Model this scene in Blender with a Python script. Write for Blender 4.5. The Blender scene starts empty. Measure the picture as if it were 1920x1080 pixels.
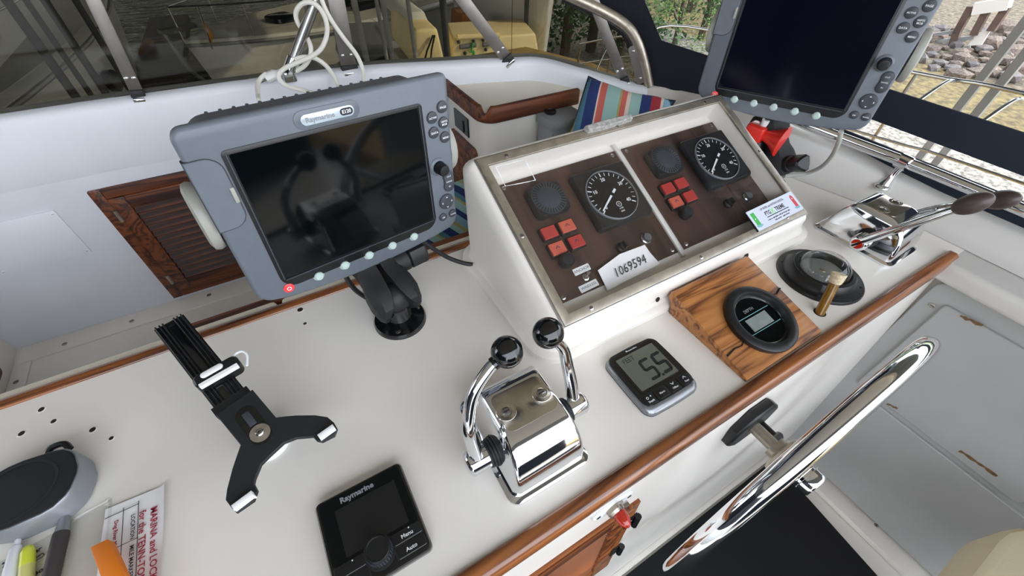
import bpy, bmesh, math, random
from mathutils import Vector, Matrix
random.seed(7)
S = .001            # everything below is written in millimetres
DZ = 850.           # the dash top lies at z = 0 of the working frame, 850 mm above the cockpit sole
scene = bpy.context.scene
col = scene.collection
V = Vector
pi = math.pi

# ---------------------------------------------------------------- camera
CR = Matrix(((.86361, -.50386, .01725), (-.34993, -.6237, -.69896), (.36294, .5976, -.71495)))   # rows: right, down, forward
CP = V((-335.14, -144.29, 583.34)); CF = 777.86
cam = bpy.data.cameras.new('camera'); cam.sensor_width = 36; cam.lens = CF / 1920 * 36; cam.clip_start = .02; cam.clip_end = 500
co = bpy.data.objects.new('camera', cam); col.objects.link(co)
m3 = Matrix((CR[0], -CR[1], -CR[2])).transposed()
co.matrix_world = Matrix.Translation((CP + V((0, 0, DZ))) * S) @ m3.to_4x4()
scene.camera = co

# ---------------------------------------------------------------- world, sun, exposure
w = bpy.data.worlds.new('world'); scene.world = w; w.use_nodes = True
wn = w.node_tree.nodes; wn.clear(); wl = w.node_tree.links
wo = wn.new('ShaderNodeOutputWorld'); wb = wn.new('ShaderNodeBackground'); wb.inputs[1].default_value = 3.0
tc = wn.new('ShaderNodeTexCoord'); sx = wn.new('ShaderNodeSeparateXYZ'); cr = wn.new('ShaderNodeValToRGB')
wl.new(tc.outputs['Generated'], sx.inputs[0]); wl.new(sx.outputs[2], cr.inputs[0]); wl.new(cr.outputs[0], wb.inputs[0]); wl.new(wb.outputs[0], wo.inputs[0])
cr.color_ramp.elements[0].position = 0; cr.color_ramp.elements[0].color = (.95, .97, 1.02, 1)
cr.color_ramp.elements[1].position = 1; cr.color_ramp.elements[1].color = (.78, .88, 1.04, 1)
sun = bpy.data.lights.new('sun', 'SUN'); sun.energy = 4; sun.angle = math.radians(.6); sun.color = (1, .93, .8)
so = bpy.data.objects.new('sun', sun); col.objects.link(so)
so.rotation_euler = V((-1, .45, -.6)).to_track_quat('-Z', 'Y').to_euler(); so.location = (8, -4, 12)
vs = scene.view_settings; vs.view_transform = 'Standard'; vs.look = 'None'; vs.gamma = 1; vs.use_curve_mapping = False; vs.exposure = .72

# ---------------------------------------------------------------- pixel -> point helpers (1920 x 1080 frame, mm)
def ray(x, y): return (CR.transposed() @ V(((x - 960) / CF, (y - 540) / CF, 1))).normalized()
def Zp(x, y, z=0): v = ray(x, y); return CP + v * ((z - CP.z) / v.z)
def Yp(x, y, k): v = ray(x, y); return CP + v * ((k - CP.y) / v.y)
def Xp(x, y, k): v = ray(x, y); return CP + v * ((k - CP.x) / v.x)
def Pp(x, y, o, n): v = ray(x, y); return CP + v * ((o - CP).dot(n) / v.dot(n))

# ---------------------------------------------------------------- materials
def lin(c):
    return tuple(((x / 255) / 12.92 if x / 255 <= .04045 else ((x / 255 + .055) / 1.055) ** 2.4) for x in c) + (1,)
MT = {}
def mat(name, c, rough=.5, metal=0, coat=0, var=0, vs_=40, bump=0, bs=200, c2=None, stretch=None, spec=.5, trans=0, emit=0, bd=.002):
    m = bpy.data.materials.new(name); m.use_nodes = True; nt = m.node_tree; b = nt.nodes['Principled BSDF']; L = nt.links.new
    b.inputs['Roughness'].default_value = rough; b.inputs['Metallic'].default_value = metal; b.inputs['Coat Weight'].default_value = coat
    b.inputs['Specular IOR Level'].default_value = spec; b.inputs['Coat Roughness'].default_value = .08
    base = lin(c); b.inputs['Base Color'].default_value = base
    if emit: b.inputs['Emission Color'].default_value = base; b.inputs['Emission Strength'].default_value = emit
    if var or bump or c2:
        t = nt.nodes.new('ShaderNodeTexCoord'); mp = nt.nodes.new('ShaderNodeMapping'); L(t.outputs['Object'], mp.inputs[0])
        if stretch: mp.inputs['Scale'].default_value = stretch
    if var or c2:
        n = nt.nodes.new('ShaderNodeTexNoise'); n.inputs['Scale'].default_value = vs_; n.inputs['Detail'].default_value = 8; L(mp.outputs[0], n.inputs[0])
        r = nt.nodes.new('ShaderNodeValToRGB'); L(n.outputs[0], r.inputs[0]); L(r.outputs[0], b.inputs['Base Color'])
        r.color_ramp.elements[0].position = .35; r.color_ramp.elements[1].position = .65
        lo = lin(c2) if c2 else tuple(max(0, k * (1 - var)) for k in base[:3]) + (1,)
        r.color_ramp.elements[0].color = lo; r.color_ramp.elements[1].color = base if c2 else tuple(min(1, k * (1 + var)) for k in base[:3]) + (1,)
    if bump:
        n2 = nt.nodes.new('ShaderNodeTexNoise'); n2.inputs['Scale'].default_value = bs; n2.inputs['Detail'].default_value = 4; L(mp.outputs[0], n2.inputs[0])
        bp = nt.nodes.new('ShaderNodeBump'); bp.inputs['Strength'].default_value = bump; bp.inputs['Distance'].default_value = bd; L(n2.outputs[0], bp.inputs['Height']); L(bp.outputs[0], b.inputs['Normal'])
    MT[name] = m; return m
def wood(name, dark, mid, light, axis=0, scale=14, rough=.35, coat=.5, ring=9, bump=.25):
    m = bpy.data.materials.new(name); m.use_nodes = True; nt = m.node_tree; b = nt.nodes['Principled BSDF']; L = nt.links.new; N = nt.nodes.new
    t = N('ShaderNodeTexCoord'); mp = N('ShaderNodeMapping'); L(t.outputs['Object'], mp.inputs[0])
    sc = [1.0, 1.0, 1.0]; sc[axis] = .06; mp.inputs['Scale'].default_value = sc
    n1 = N('ShaderNodeTexNoise'); n1.inputs['Scale'].default_value = scale * 6; n1.inputs['Detail'].default_value = 9; L(mp.outputs[0], n1.inputs[0])
    n2 = N('ShaderNodeTexNoise'); n2.inputs['Scale'].default_value = scale; n2.inputs['Detail'].default_value = 3; n2.inputs['Distortion'].default_value = 1.2; L(mp.outputs[0], n2.inputs[0])
    wv = N('ShaderNodeMath'); wv.operation = 'MULTIPLY'; wv.inputs[1].default_value = ring; L(n2.outputs[0], wv.inputs[0])
    fr = N('ShaderNodeMath'); fr.operation = 'PINGPONG'; fr.inputs[1].default_value = 1; L(wv.outputs[0], fr.inputs[0])
    mx = N('ShaderNodeMath'); mx.operation = 'MULTIPLY_ADD'; mx.inputs[1].default_value = .45; L(n1.outputs[0], mx.inputs[0])
    m2 = N('ShaderNodeMath'); m2.operation = 'MULTIPLY'; m2.inputs[1].default_value = .55; L(fr.outputs[0], m2.inputs[0]); L(m2.outputs[0], mx.inputs[2])
    r = N('ShaderNodeValToRGB'); L(mx.outputs[0], r.inputs[0]); e = r.color_ramp.elements
    e[0].position = .22; e[0].color = lin(dark); e[1].position = .72; e[1].color = lin(light); k = e.new(.42); k.color = lin(mid)
    L(r.outputs[0], b.inputs['Base Color']); b.inputs['Roughness'].default_value = rough; b.inputs['Coat Weight'].default_value = coat; b.inputs['Coat Roughness'].default_value = .12
    bp = N('ShaderNodeBump'); bp.inputs['Strength'].default_value = bump; bp.inputs['Distance'].default_value = .001; L(mx.outputs[0], bp.inputs['Height']); L(bp.outputs[0], b.inputs['Normal'])
    MT[name] = m; return m
def pane(name, tint, f0=.04, rough=.02, fmul=1.0):
    m = bpy.data.materials.new(name); m.use_nodes = True; nt = m.node_tree; nt.nodes.clear(); N = nt.nodes.new; L = nt.links.new
    o = N('ShaderNodeOutputMaterial'); mix = N('ShaderNodeMixShader'); tr = N('ShaderNodeBsdfTransparent'); g = N('ShaderNodeBsdfGlossy'); f = N('ShaderNodeLayerWeight'); f.inputs[0].default_value = .5
    tr.inputs[0].default_value = tint + (1,); g.inputs['Roughness'].default_value = rough
    p = N('ShaderNodeMath'); p.operation = 'POWER'; p.inputs[1].default_value = 5; L(f.outputs['Facing'], p.inputs[0])
    k = N('ShaderNodeMath'); k.operation = 'MULTIPLY_ADD'; k.inputs[1].default_value = .9 * fmul; k.inputs[2].default_value = f0 * fmul; k.use_clamp = True; L(p.outputs[0], k.inputs[0])
    L(k.outputs[0], mix.inputs[0]); L(tr.outputs[0], mix.inputs[1]); L(g.outputs[0], mix.inputs[2]); L(mix.outputs[0], o.inputs[0]); MT[name] = m; return m
mat('gelcoat', (230, 225, 217), .32, var=.025, vs_=6, bump=.05, bs=900, coat=.15)
mat('gelcoat_shaded', (206, 203, 198), .45, var=.03, vs_=6, bump=.06, bs=700)  # gelcoat darkened: the dimmer starboard light is put into the colour
mat('gelcoat_cool', (222, 225, 232), .4, var=.02, vs_=8, bump=.12, bs=1200)
mat('gelcoat_cream', (224, 218, 200), .4, var=.03, vs_=6, bump=.05, bs=700)
mat('gelcoat_grey_shaded', (168, 168, 166), .45, var=.03, vs_=8, bump=.1, bs=900)  # grey with the shade over the hatch side put into it
wood('teak', (72, 35, 15), (124, 70, 32), (152, 92, 46), 0, 16, .3, .6)
wood('teak_y', (72, 35, 15), (124, 70, 32), (152, 92, 46), 1, 16, .3, .6)
wood('teak_dark', (44, 20, 11), (84, 42, 22), (112, 60, 32), 0, 16, .6, .04)
wood('teak_dark_y', (44, 20, 11), (84, 42, 22), (116, 62, 32), 1, 16, .4, .3)
wood('teak_dark_z', (44, 20, 11), (84, 42, 22), (116, 62, 32), 2, 16, .4, .3)
wood('teak_old_x', (62, 28, 12), (118, 62, 26), (150, 88, 40), 0, 16, .45, .2)
wood('teak_old_z', (62, 28, 12), (118, 62, 26), (150, 88, 40), 2, 16, .45, .2)
wood('oak', (92, 50, 22), (156, 98, 48), (178, 120, 66), 0, 30, .42, .2, 7)
wood('panel_brown', (46, 32, 28), (62, 44, 38), (76, 55, 47), 1, 9, .35, .2, bump=.05)
mat('plotter_grey', (96, 103, 111), .42, var=.03, vs_=60, bump=.04, bs=2500)
mat('plotter_back', (86, 88, 96), .5, bump=.05, bs=2500)
mat('plotter_bracket', (150, 150, 142), .5)
mat('screen', (5, 8, 10), .07, spec=.25)
mat('screen_reflect', (8, 8, 22), .1, spec=.3)  # indigo of the mirrored canvas painted into the screen colour
mat('gloss_black', (8, 9, 11), .12, coat=.4)
mat('satin_black', (16, 17, 19), .4)
mat('matt_black', (20, 21, 23), .62, bump=.06, bs=1500)
mat('rubber', (24, 24, 26), .55)
mat('button', (54, 59, 66), .5)
mat('softkey', (176, 194, 188), .2, coat=.5)
mat('power_red', (226, 62, 66), .35, coat=.3)
mat('white_plastic', (232, 234, 234), .4)
mat('print_white', (225, 228, 230), .6)
mat('print_grey', (128, 132, 136), .5)
mat('print_dark', (42, 44, 50), .7)
mat('print_red', (156, 36, 60), .7)
mat('badge', (196, 210, 220), .25, metal=.4)
mat('chrome', (225, 226, 228), .06, metal=1)
mat('chrome_worn', (205, 198, 184), .2, metal=1, var=.12, vs_=40, bump=.03, bs=600)
mat('steel', (178, 178, 176), .24, metal=1, var=.06, vs_=90)
mat('steel_strap', (140, 136, 132), .42, metal=.85, var=.08, vs_=30)
mat('steel_dull', (176, 168, 154), .38, metal=.8, var=.14, vs_=50)
mat('silver_paint', (150, 154, 160), .4, metal=.6)
mat('mesh_black', (14, 16, 20), .8, bump=.3, bs=3000)
mat('knob_brown', (64, 50, 48), .45, coat=.1)
mat('lcd', (92, 96, 86), .3, var=.05, vs_=20)
mat('lcd_small', (132, 140, 138), .3, var=.1, vs_=60)
mat('lcd_ink', (24, 26, 24), .5)
mat('i50_rim', (140, 142, 146), .3, metal=.75)
mat('lamp_red', (170, 56, 52), .45)
mat('lamp_orange', (192, 92, 74), .45)
mat('paper', (232, 230, 230), .8, var=.03, vs_=25, bump=.15, bs=60)
mat('card', (206, 212, 226), .5)
mat('green', (72, 172, 84), .5); mat('teal', (120, 176, 184), .5); mat('card_red', (200, 74, 84), .5); mat('light_green', (140, 214, 130), .5)
mat('cork', (204, 190, 158), .85, var=.2, vs_=220, bump=.4, bs=300)
mat('tube_brown', (124, 88, 22), .2, coat=.4, var=.15, vs_=60)
mat('horn_red', (222, 42, 30), .35, coat=.3)
mat('bulb_red', (170, 40, 24), .2, coat=.6)
mat('cord_white', (228, 226, 218), .45)
mat('cord_grey', (170, 170, 164), .5)
mat('canvas', (15, 19, 33), .85, bump=.3, bs=1800)
mat('canvas_blue', (26, 36, 52), .8, bump=.3, bs=1800)
mat('headliner', (232, 228, 220), .7, bump=.1, bs=300)
mat('cushion_cream', (226, 216, 198), .6, bump=.05, bs=300)
mat('vinyl_tan', (196, 182, 150), .55, bump=.1, bs=400)
mat('carpet_black', (11, 12, 15), .95, bump=.6, bs=1800)
mat('box_grey', (134, 136, 138), .55)
mat('box_dark', (84, 86, 88), .5)
mat('panel_grey', (82, 84, 84), .5)
mat('yellow', (222, 230, 70), .35); mat('yellow_clear', (212, 208, 130), .3)
mat('orange', (255, 140, 20), .55)
mat('pen_dark', (58, 54, 54), .6)
mat('pen_white', (222, 224, 230), .35)
mat('hole', (30, 24, 20), .9)
mat('dirt', (58, 50, 44), .9)
mat('bezel_white', (206, 204, 198), .45, var=.03, vs_=30)
mat('rust', (110, 84, 52), .9, var=.3, vs_=120)
mat('foam_tape', (150, 148, 144), .9, var=.25, vs_=160, bump=.6, bs=300)
pane('tinted', (.44, .43, .385), .022, .03)
pane('vinyl', (.82, .83, .83), .02, .08)
pane('acrylic', (.96, .96, .96), .03, .03)
pane('clear_film', (.93, .93, .92), .04, .12)
pane('dome', (.9, .9, .89), .08, .03)

# ---------------------------------------------------------------- mesh helpers
class MB:
    def __init__(s): s.v = []; s.f = []
    def add(s, vs, fs, M=None):
        n = len(s.v); s.v += [(M @ V(p)) if M else V(p) for p in vs]; s.f += [[n + i for i in f] for f in fs]; return s
    def box(s, c, d, M=None):
        x, y, z = c; a, b, e = (k / 2 for k in d)
        vs = [(x + i * a, y + j * b, z + k * e) for i in (-1, 1) for j in (-1, 1) for k in (-1, 1)]
        return s.add(vs, [(0, 1, 3, 2), (4, 6, 7, 5), (0, 4, 5, 1), (2, 3, 7, 6), (0, 2, 6, 4), (1, 5, 7, 3)], M)
    def rings(s, R, closed=True, caps=True, M=None):
        n = len(R[0]); vs = [p for r in R for p in r]; fs = []
        for i in range(len(R) - 1):
            for j in range(n if closed else n - 1):
                k = (j + 1) % n; fs.append((i * n + j, i * n + k, (i + 1) * n + k, (i + 1) * n + j))
        if caps and closed: fs.append(tuple(range(n))[::-1]); fs.append(tuple((len(R) - 1) * n + j for j in range(n)))
        return s.add(vs, fs, M)
    def prism(s, poly, layers, M=None):          # layers: (z, inset)
        return s.rings([[(x, y, z) for x, y in off(poly, d)] for z, d in layers], M=M)
    def lathe(s, prof, n=32, M=None):            # (r, z) about z
        R = [[(r * math.cos(2 * pi * j / n), r * math.sin(2 * pi * j / n), z) for j in range(n)] for r, z in prof]
        return s.rings(R, caps=not (prof[-1][0] > 1 and prof[-1][1] < max(z for r, z in prof) - 1e-6), M=M)
    def tube(s, pts, r, n=10, caps=True):
        P = [V(p) for p in pts]; rs = r if isinstance(r, (list, tuple)) else [r] * len(P); R = []; up = None
        for i, p in enumerate(P):
            t = (P[min(i + 1, len(P) - 1)] - P[max(i - 1, 0)]).normalized()
            if up is None: up = t.orthogonal().normalized()
            else: up = (up - t * up.dot(t)).normalized()
            b = t.cross(up); R.append([p + (up * math.cos(2 * pi * j / n) + b * math.sin(2 * pi * j / n)) * rs[i] for j in range(n)])
        return s.rings(R, caps=caps)
    def ball(s, c, r, n=20, m=12, M=None):
        r = (r, r, r) if not isinstance(r, (tuple, list)) else r
        R = [[(c[0] + r[0] * math.sin(pi * max(min(i / m, .995), .005)) * math.cos(2 * pi * j / n), c[1] + r[1] * math.sin(pi * max(min(i / m, .995), .005)) * math.sin(2 * pi * j / n), c[2] - r[2] * math.cos(pi * i / m)) for j in range(n)] for i in range(m + 1)]
        return s.rings(R, M=M)
    def quad(s, a, b, c, d): return s.add([a, b, c, d], [(0, 1, 2, 3)])
def off(poly, d):
    if not d: return [tuple(p) for p in poly]
    n = len(poly); out = []
    ar = sum(poly[i][0] * poly[(i + 1) % n][1] - poly[(i + 1) % n][0] * poly[i][1] for i in range(n)); sg = 1 if ar > 0 else -1
    for i in range(n):
        a, b, c = V(poly[i - 1]), V(poly[i]), V(poly[(i + 1) % n])
        e1, e2 = (b - a).normalized(), (c - b).normalized(); n1, n2 = V((-e1.y, e1.x)) * sg, V((-e2.y, e2.x)) * sg
        q = n1 + n2; q = q / max(q.dot(n1), .35) if q.length > 1e-6 else n1
        out.append(tuple(b + q * d))
    return out
def rrect(w, h, r, n=4, cx=0, cy=0):
    o = []
    for sx_, sy_, a0 in ((1, 1, 0), (-1, 1, 90), (-1, -1, 180), (1, -1, 270)):
        for k in range(n + 1):
            a = math.radians(a0 + 90 * k / n); o.append((cx + sx_ * (w / 2 - r) + r * math.cos(a), cy + sy_ * (h / 2 - r) + r * math.sin(a)))
    return o
def circ(r, n=24, cx=0, cy=0): return [(cx + r * math.cos(2 * pi * j / n), cy + r * math.sin(2 * pi * j / n)) for j in range(n)]
def crv(pts, k=6):                              # Catmull-Rom through the points
    P = [V(p) for p in pts]; P = [P[0] * 2 - P[1]] + P + [P[-1] * 2 - P[-2]]; o = []
    for i in range(1, len(P) - 2):
        a, b, c, d = P[i - 1:i + 3]
        for j in range(k):
            t = j / k; o.append(.5 * (2 * b + (c - a) * t + (2 * a - 5 * b + 4 * c - d) * t * t + (3 * b - a - 3 * c + d) * t ** 3))
    return o + [P[-2]]
def frame(o, x, y):                             # 4x4 with the given origin, x axis and approximate y axis
    x = V(x).normalized(); z = x.cross(V(y)).normalized(); y = z.cross(x); M = Matrix((x, y, z)).transposed().to_4x4(); M.translation = V(o); return M
RX = lambda a: Matrix.Rotation(math.radians(a), 4, 'X')
RY = lambda a: Matrix.Rotation(math.radians(a), 4, 'Y')
RZ = lambda a: Matrix.Rotation(math.radians(a), 4, 'Z')
TR = lambda x, y=0, z=0: Matrix.Translation((x, y, z))
def mscale(M): M = M.copy(); M.translation = M.translation * S; return M
def put(o, parent, M):
    col.objects.link(o)
    if parent: o.parent = parent; o.matrix_local = mscale(M or Matrix())
    else: o.matrix_world = mscale(TR(0, 0, DZ) @ (M or Matrix()))
    return o
def tag(o, label, cat, group=None):
    o['label'] = label; o['category'] = cat
    if group: o['group'] = group
    return o
def obj(name, mb, m, parent=None, M=None, sharp=35, bev=0, seg=2, kind=None):
    me = bpy.data.meshes.new(name); me.from_pydata([tuple(p * S) for p in mb.v], [], mb.f); me.update()
    b = bmesh.new(); b.from_mesh(me); bmesh.ops.recalc_face_normals(b, faces=b.faces)
    if bev:
        bmesh.ops.bevel(b, geom=[e for e in b.edges if len(e.link_faces) == 2 and e.calc_face_angle(0) > .6], offset=bev * S, segments=seg, affect='EDGES', profile=.5, clamp_overlap=True)
    b.to_mesh(me); b.free()
    for p in me.polygons: p.use_smooth = True
    me.set_sharp_from_angle(angle=math.radians(sharp)); me.materials.append(MT[m])
    o = bpy.data.objects.new(name, me); put(o, parent, M)
    if kind: o['kind'] = kind
    return o
def T(name, label, cat, M=None, group=None):
    o = bpy.data.objects.new(name, None); o.empty_display_size = .02; put(o, None, M); return tag(o, label, cat, group)
def child_world(o): return None
_txt = {}
def text(s, size, parent, m, M, name='lettering', align='CENTER', shear=0, bold=0, sx=1):
    c = bpy.data.curves.new(name, 'FONT'); c.body = s; c.size = size * S; c.align_x = align; c.align_y = 'CENTER'; c.shear = shear; c.offset = bold * S; c.resolution_u = 2; c.extrude = .00008
    t = bpy.data.objects.new('tmp', c); col.objects.link(t); dg = bpy.context.evaluated_depsgraph_get(); me = bpy.data.meshes.new_from_object(t.evaluated_get(dg)); bpy.data.objects.remove(t)
    me.materials.clear(); me.materials.append(MT[m]); o = bpy.data.objects.new(name, me); return put(o, parent, M @ Matrix.Diagonal((sx, 1, 1, 1)))
def copytree(o, M=None, parent=None):
    c = o.copy(); col.objects.link(c); c.parent = parent
    if M is not None: c.matrix_world = mscale(TR(0, 0, DZ) @ M)
    for ch in o.children: copytree(ch, None, c)
    return c
def struct(name, mb, m, **k): o = obj(name, mb, m, **k); o['kind'] = 'structure'; return o
def screw(parent, p, r=4, M=None, m='steel', name='screw'):
    M = (M or Matrix()) @ TR(*p); sc = obj(name, MB().lathe([(r, 0), (r, .4), (r * .6, 1.2), (.1, 1.4)], 12), m, parent, M); obj('slot', MB().box((0, 0, 1.3), (r * 1.3, r * .25, .5)), 'hole', sc); return sc
# ================================================================ the boat: setting
FL = -DZ
struct('floor', MB().box((-300, -1250, FL - 15), (2400, 2400, 30)), 'gelcoat')
struct('floor_forward', MB().box((-250, 880, -455), (1960, 700, 30)), 'gelcoat')
# forward wall: plain lower face, chamfer, overhanging upper face
prof = [(1195, 50), (1195, 12), (1200, 0), (1200, -470), (1240, -470), (1240, 60)]
struct('wall_forward', MB().rings([[(x, y, z) for y, z in prof] for x in (-1900, 260)]), 'gelcoat_cool', bev=2)
struct('wall_port', MB().box((-1230, 860, -215), (40, 690, 470)), 'gelcoat')
struct('wall_aft', MB().box((-300, -2470, -300), (2400, 40, 1100)), 'canvas_blue')
bb = struct('baseboard_forward', MB().box((-500, 1166, -437.5), (1395, 68, 5)), 'gelcoat', bev=1)
b2 = struct('baseboard_port', MB().box((-1186, 830, -437.5), (40, 600, 5)), 'gelcoat', bev=1)
for px, py in ((121, 645), (247, 602), (392, 553)):
    p = Zp(px, py, -435); screw(bb, p, 7, m='steel_dull')
screw(b2, Zp(30, 716, -435), 7, m='steel_dull')
# sill swept along the windscreen base
def sweep(path, profs, k=6):
    P = crv(path, k); R = []
    for i, p in enumerate(P):
        t = P[min(i + 1, len(P) - 1)] - P[max(i - 1, 0)]; t.z = 0; t.normalize(); n = V((-t.y, t.x, 0))
        if profs == 'sill': pr = [(-12, -150), (-12, -16), (-8, -6), (0, 0), (60, 0), (68, -8), (68, -260)]
        else: pr = [(-62, 1 - p.z), (-40, 3 - p.z), (-20, 12 - p.z), (-6, 30 - p.z * .9), (-1, -6), (6, 0), (90, 0), (98, -10), (98, -30 - p.z)]
        R.append([p + n * o + V((0, 0, z)) for o, z in pr])
    return R
sill_w = [Zp(1082, 131, 140), Zp(1130, 146, 125), Zp(1185, 159, 109), Zp(1213, 164, 100)]
sill = [(-1900, 1200, 174), (-1200, 1200, 174), (-846, 1200, 174), (-586, 1200, 172), (-108, 1199, 162), (198, 1147, 152), (376, 1095, 150), (470, 1050, 150), ] + [tuple(p) for p in sill_w]
struct('trim_1', MB().rings(sweep(sill, 'sill'), closed=True), 'gelcoat_cool', sharp=50)
coam = [tuple(sill_w[-1]), tuple(Zp(1265, 168, 100)), tuple(Zp(1312, 186, 97)), (850, 520, 92), (888, 370, 80), (925, 230, 62), (952, 110, 53), (960, 0, 50), (960, -500, 50), (960, -1500, 50)]
struct('wall_starboard', MB().rings(sweep(coam, 'coam'), closed=True), 'gelcoat_shaded', sharp=60)
# starboard inner side below the ledge: recessed frame and doors
sw = MB()
sw.box((905, -702, -448), (90, 1306, 804))
struct('trim_3', MB().box((868, -688, -24.4), (106, 1334, 48)), 'gelcoat_shaded', bev=16, seg=4)
side = struct('wall_starboard_side', sw, 'gelcoat_grey_shaded', bev=10, seg=3)
fr = obj('hatch_frame', MB().prism(rrect(640, 800, 30, 5), [(0, 0), (7, 0), (9, 2)]), 'gelcoat_grey_shaded', side, frame((860, -380, -455), (0, -1, 0), (0, 0, 1)))
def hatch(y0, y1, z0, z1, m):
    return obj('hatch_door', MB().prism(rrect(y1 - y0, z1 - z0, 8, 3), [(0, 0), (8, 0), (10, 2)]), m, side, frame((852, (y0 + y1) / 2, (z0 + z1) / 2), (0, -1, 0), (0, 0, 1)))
hd = hatch(-470, -101, -428, -100, 'gelcoat_grey_shaded'); h2 = hatch(-640, -150, -815, -448, 'gelcoat_grey_shaded')
for (px, py, qx, qy) in ((1800, 592, 1843, 610), (1663, 757, 1683, 766), (1800, 845, 1870, 893)):
    a, b = Xp(px, py, 841.2), Xp(qx, qy, 841.2); mb = MB(); d = (b - a); n_ = 9
    up = V((0, 0, 5)); pts = [a + d * (i / n_) + up * random.uniform(.3, 1) for i in range(n_ + 1)]; lo = [a + d * (i / n_) - up * random.uniform(.3, 1.4) for i in range(n_ + 1)]
    mb.add(pts + lo, [(i, i + 1, n_ + 2 + i, n_ + 1 + i) for i in range(n_)]); obj('chipped_edge', mb, 'rust', side)
for q in ((1748, 573), (1860, 897)):
    screw(side, (0, 0, 0), 6, frame(Xp(q[0], q[1], 849), (0, -1, 0), (0, 0, 1)), 'steel_dull')
struct('baseboard_starboard', MB().box((825, -700, FL + 12), (70, 1300, 24)), 'gelcoat', bev=4)
screw(bpy.data.objects['baseboard_starboard'], Zp(1643, 985, FL + 24), 6, m='steel_dull')
tag(obj('floor_mat', MB().prism([(-900, -112), (760, -112), (715, -600), (690, -1500), (-900, -1500)][::-1], [(0, 0), (7, 0), (9, 2)]), 'carpet_black', M=TR(0, 0, FL)), 'black carpet mat covering the sole below the steering wheel', 'mat')
# tan helm seat: a corner of it shows below the starboard doors
st = T('helm_chair', 'tan vinyl helm chair cushion whose rounded edge shows beside the grey hatch doors', 'chair', TR(548, -592, FL))
def slab(w, d, h, r): return MB().prism(rrect(w, d, r, 6), [(0, 18), (4, 6), (14, 0), (h - 16, 0), (h - 5, 6), (h, 20)])
obj('seat_cushion', slab(420, 420, 110, 150), 'vinyl_tan', st, TR(0, -60, 420))
obj('pedestal', MB().lathe([(150, 0), (150, 12), (60, 30), (55, 400), (130, 420)], 24), 'steel', st, TR(0, -60, 0))
# canvas top, windows
cl = MB(); R = []
for i in range(9):
    x = -1750 + i * 360; z = 1190 - ((x + 310) / 1440) ** 2 * 90; R.append([(x, -600, z - 40), (x, 1150, z - 60), (x, 1150, z - 54), (x, -600, z - 34)])
struct('ceiling', cl.rings(R, closed=True), 'headliner')
struct('wall_forward_blocker_curtain', MB().box((-300, 1226, 890), (2900, 8, 500)), 'canvas')  # added above the glass, out of view, to block the forward sky
def glass(path, z1, name, mt='tinted', th=5, lean=0):
    P = path; a = []
    for p in P: a.append([V(p), V((p[0], p[1] + th, p[2])), V((p[0], p[1] + th + lean, z1)), V((p[0], p[1] + lean, z1))])
    return struct(name, MB().rings(a), mt)
SC = crv(sill, 6); GL = []
for i, p in enumerate(SC):
    t = SC[min(i + 1, len(SC) - 1)] - SC[max(i - 1, 0)]; n = V((-t.y, t.x, 0)).normalized(); GL.append(p + n * 24)
front = GL[:(len(sill) - 4) * 6 + 1]
def part(x0, x1): return [p for p in front if x0 - 1 <= p.x <= x1 + 1]
def atx(x): 
    for a, b in zip(front, front[1:]):
        if a.x <= x <= b.x: return a.lerp(b, (x - a.x) / max(b.x - a.x, 1e-6))

ends = [front[0], atx(-586), atx(-71), atx(405), front[-1]]
for i in range(4):
    a, b = ends[i], ends[i + 1]; pts = [a] + [p for p in front if a.x + 2 < p.x < b.x - 2] + [b]
    glass(pts, 640, 'window_%d' % (i + 1))
# wing pane and its bow tube stand in one vertical plane
wo_ = V(sill_w[0]); wd = sill_w[3] - sill_w[0]; wd.z = 0; wd.normalize(); wn_ = V((wd.y, -wd.x, 0)); wn_ = wn_ if wn_.x > 0 else -wn_
wo_ = wo_ + wn_ * 22
W2 = lambda x, y: Pp(x, y, wo_, wn_)
def sheet(pts, n, th, name, m, parent=None, holes=None):
    k = len(pts); R = [[p for p in pts], [p + n * th for p in pts]]; return MB().rings(R)
wing = [front[-1]] + [W2(*q) for q in ( (1140, 143), (1216, 164), (1206, 120), (1190, 77), (1168, 46), (1128, 22), (1100, 10))]
struct('window_5', sheet(wing, wn_, 5, '', ''), 'tinted')
bt = T('windscreen_bow', 'bent aluminium tube framing the aft edge of the windscreen wing', 'tube frame', TR(*wing[2]))
Mi = TR(*(-wing[2]))
path = [W2(*q) - wn_ * 6 for q in ((1216, 160), (1208, 120), (1194, 78), (1174, 48), (1130, 20), (1070, -8), (960, -60))]
obj('tube', MB().tube(crv(path, 6), 15, 12), 'steel_dull', bt, Mi)
pp = [W2(*q) + wn_ * 4 for q in ((1203, 158), (1190, 110), (1178, 72), (1160, 52), (1110, 22), (1055, -5))]
obj('gasket', MB().tube(crv(pp, 6), 12, 8), 'rubber', bt, Mi)
pl = T('wing_bracket', 'short steel bracket bolted inside the windscreen bow above the cushion', 'bracket', TR(*W2(1200, 150)))
a_, b_ = W2(1202, 153), W2(1184, 83); M_ = frame(a_.lerp(b_, .5) - wn_ * 14, b_ - a_, wd)
ML = TR(*W2(1200, 150)).inverted()
obj('plate', MB().prism(rrect((b_ - a_).length, 26, 8), [(-2, 0), (2, 0)]), 'steel_strap', pl, ML @ M_)
for k in (-.36, .36): obj('bolt', MB().ball((0, 0, 0), 7, 12, 8), 'steel', pl, ML @ M_ @ TR(k * (b_ - a_).length, 0, 3))
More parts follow.
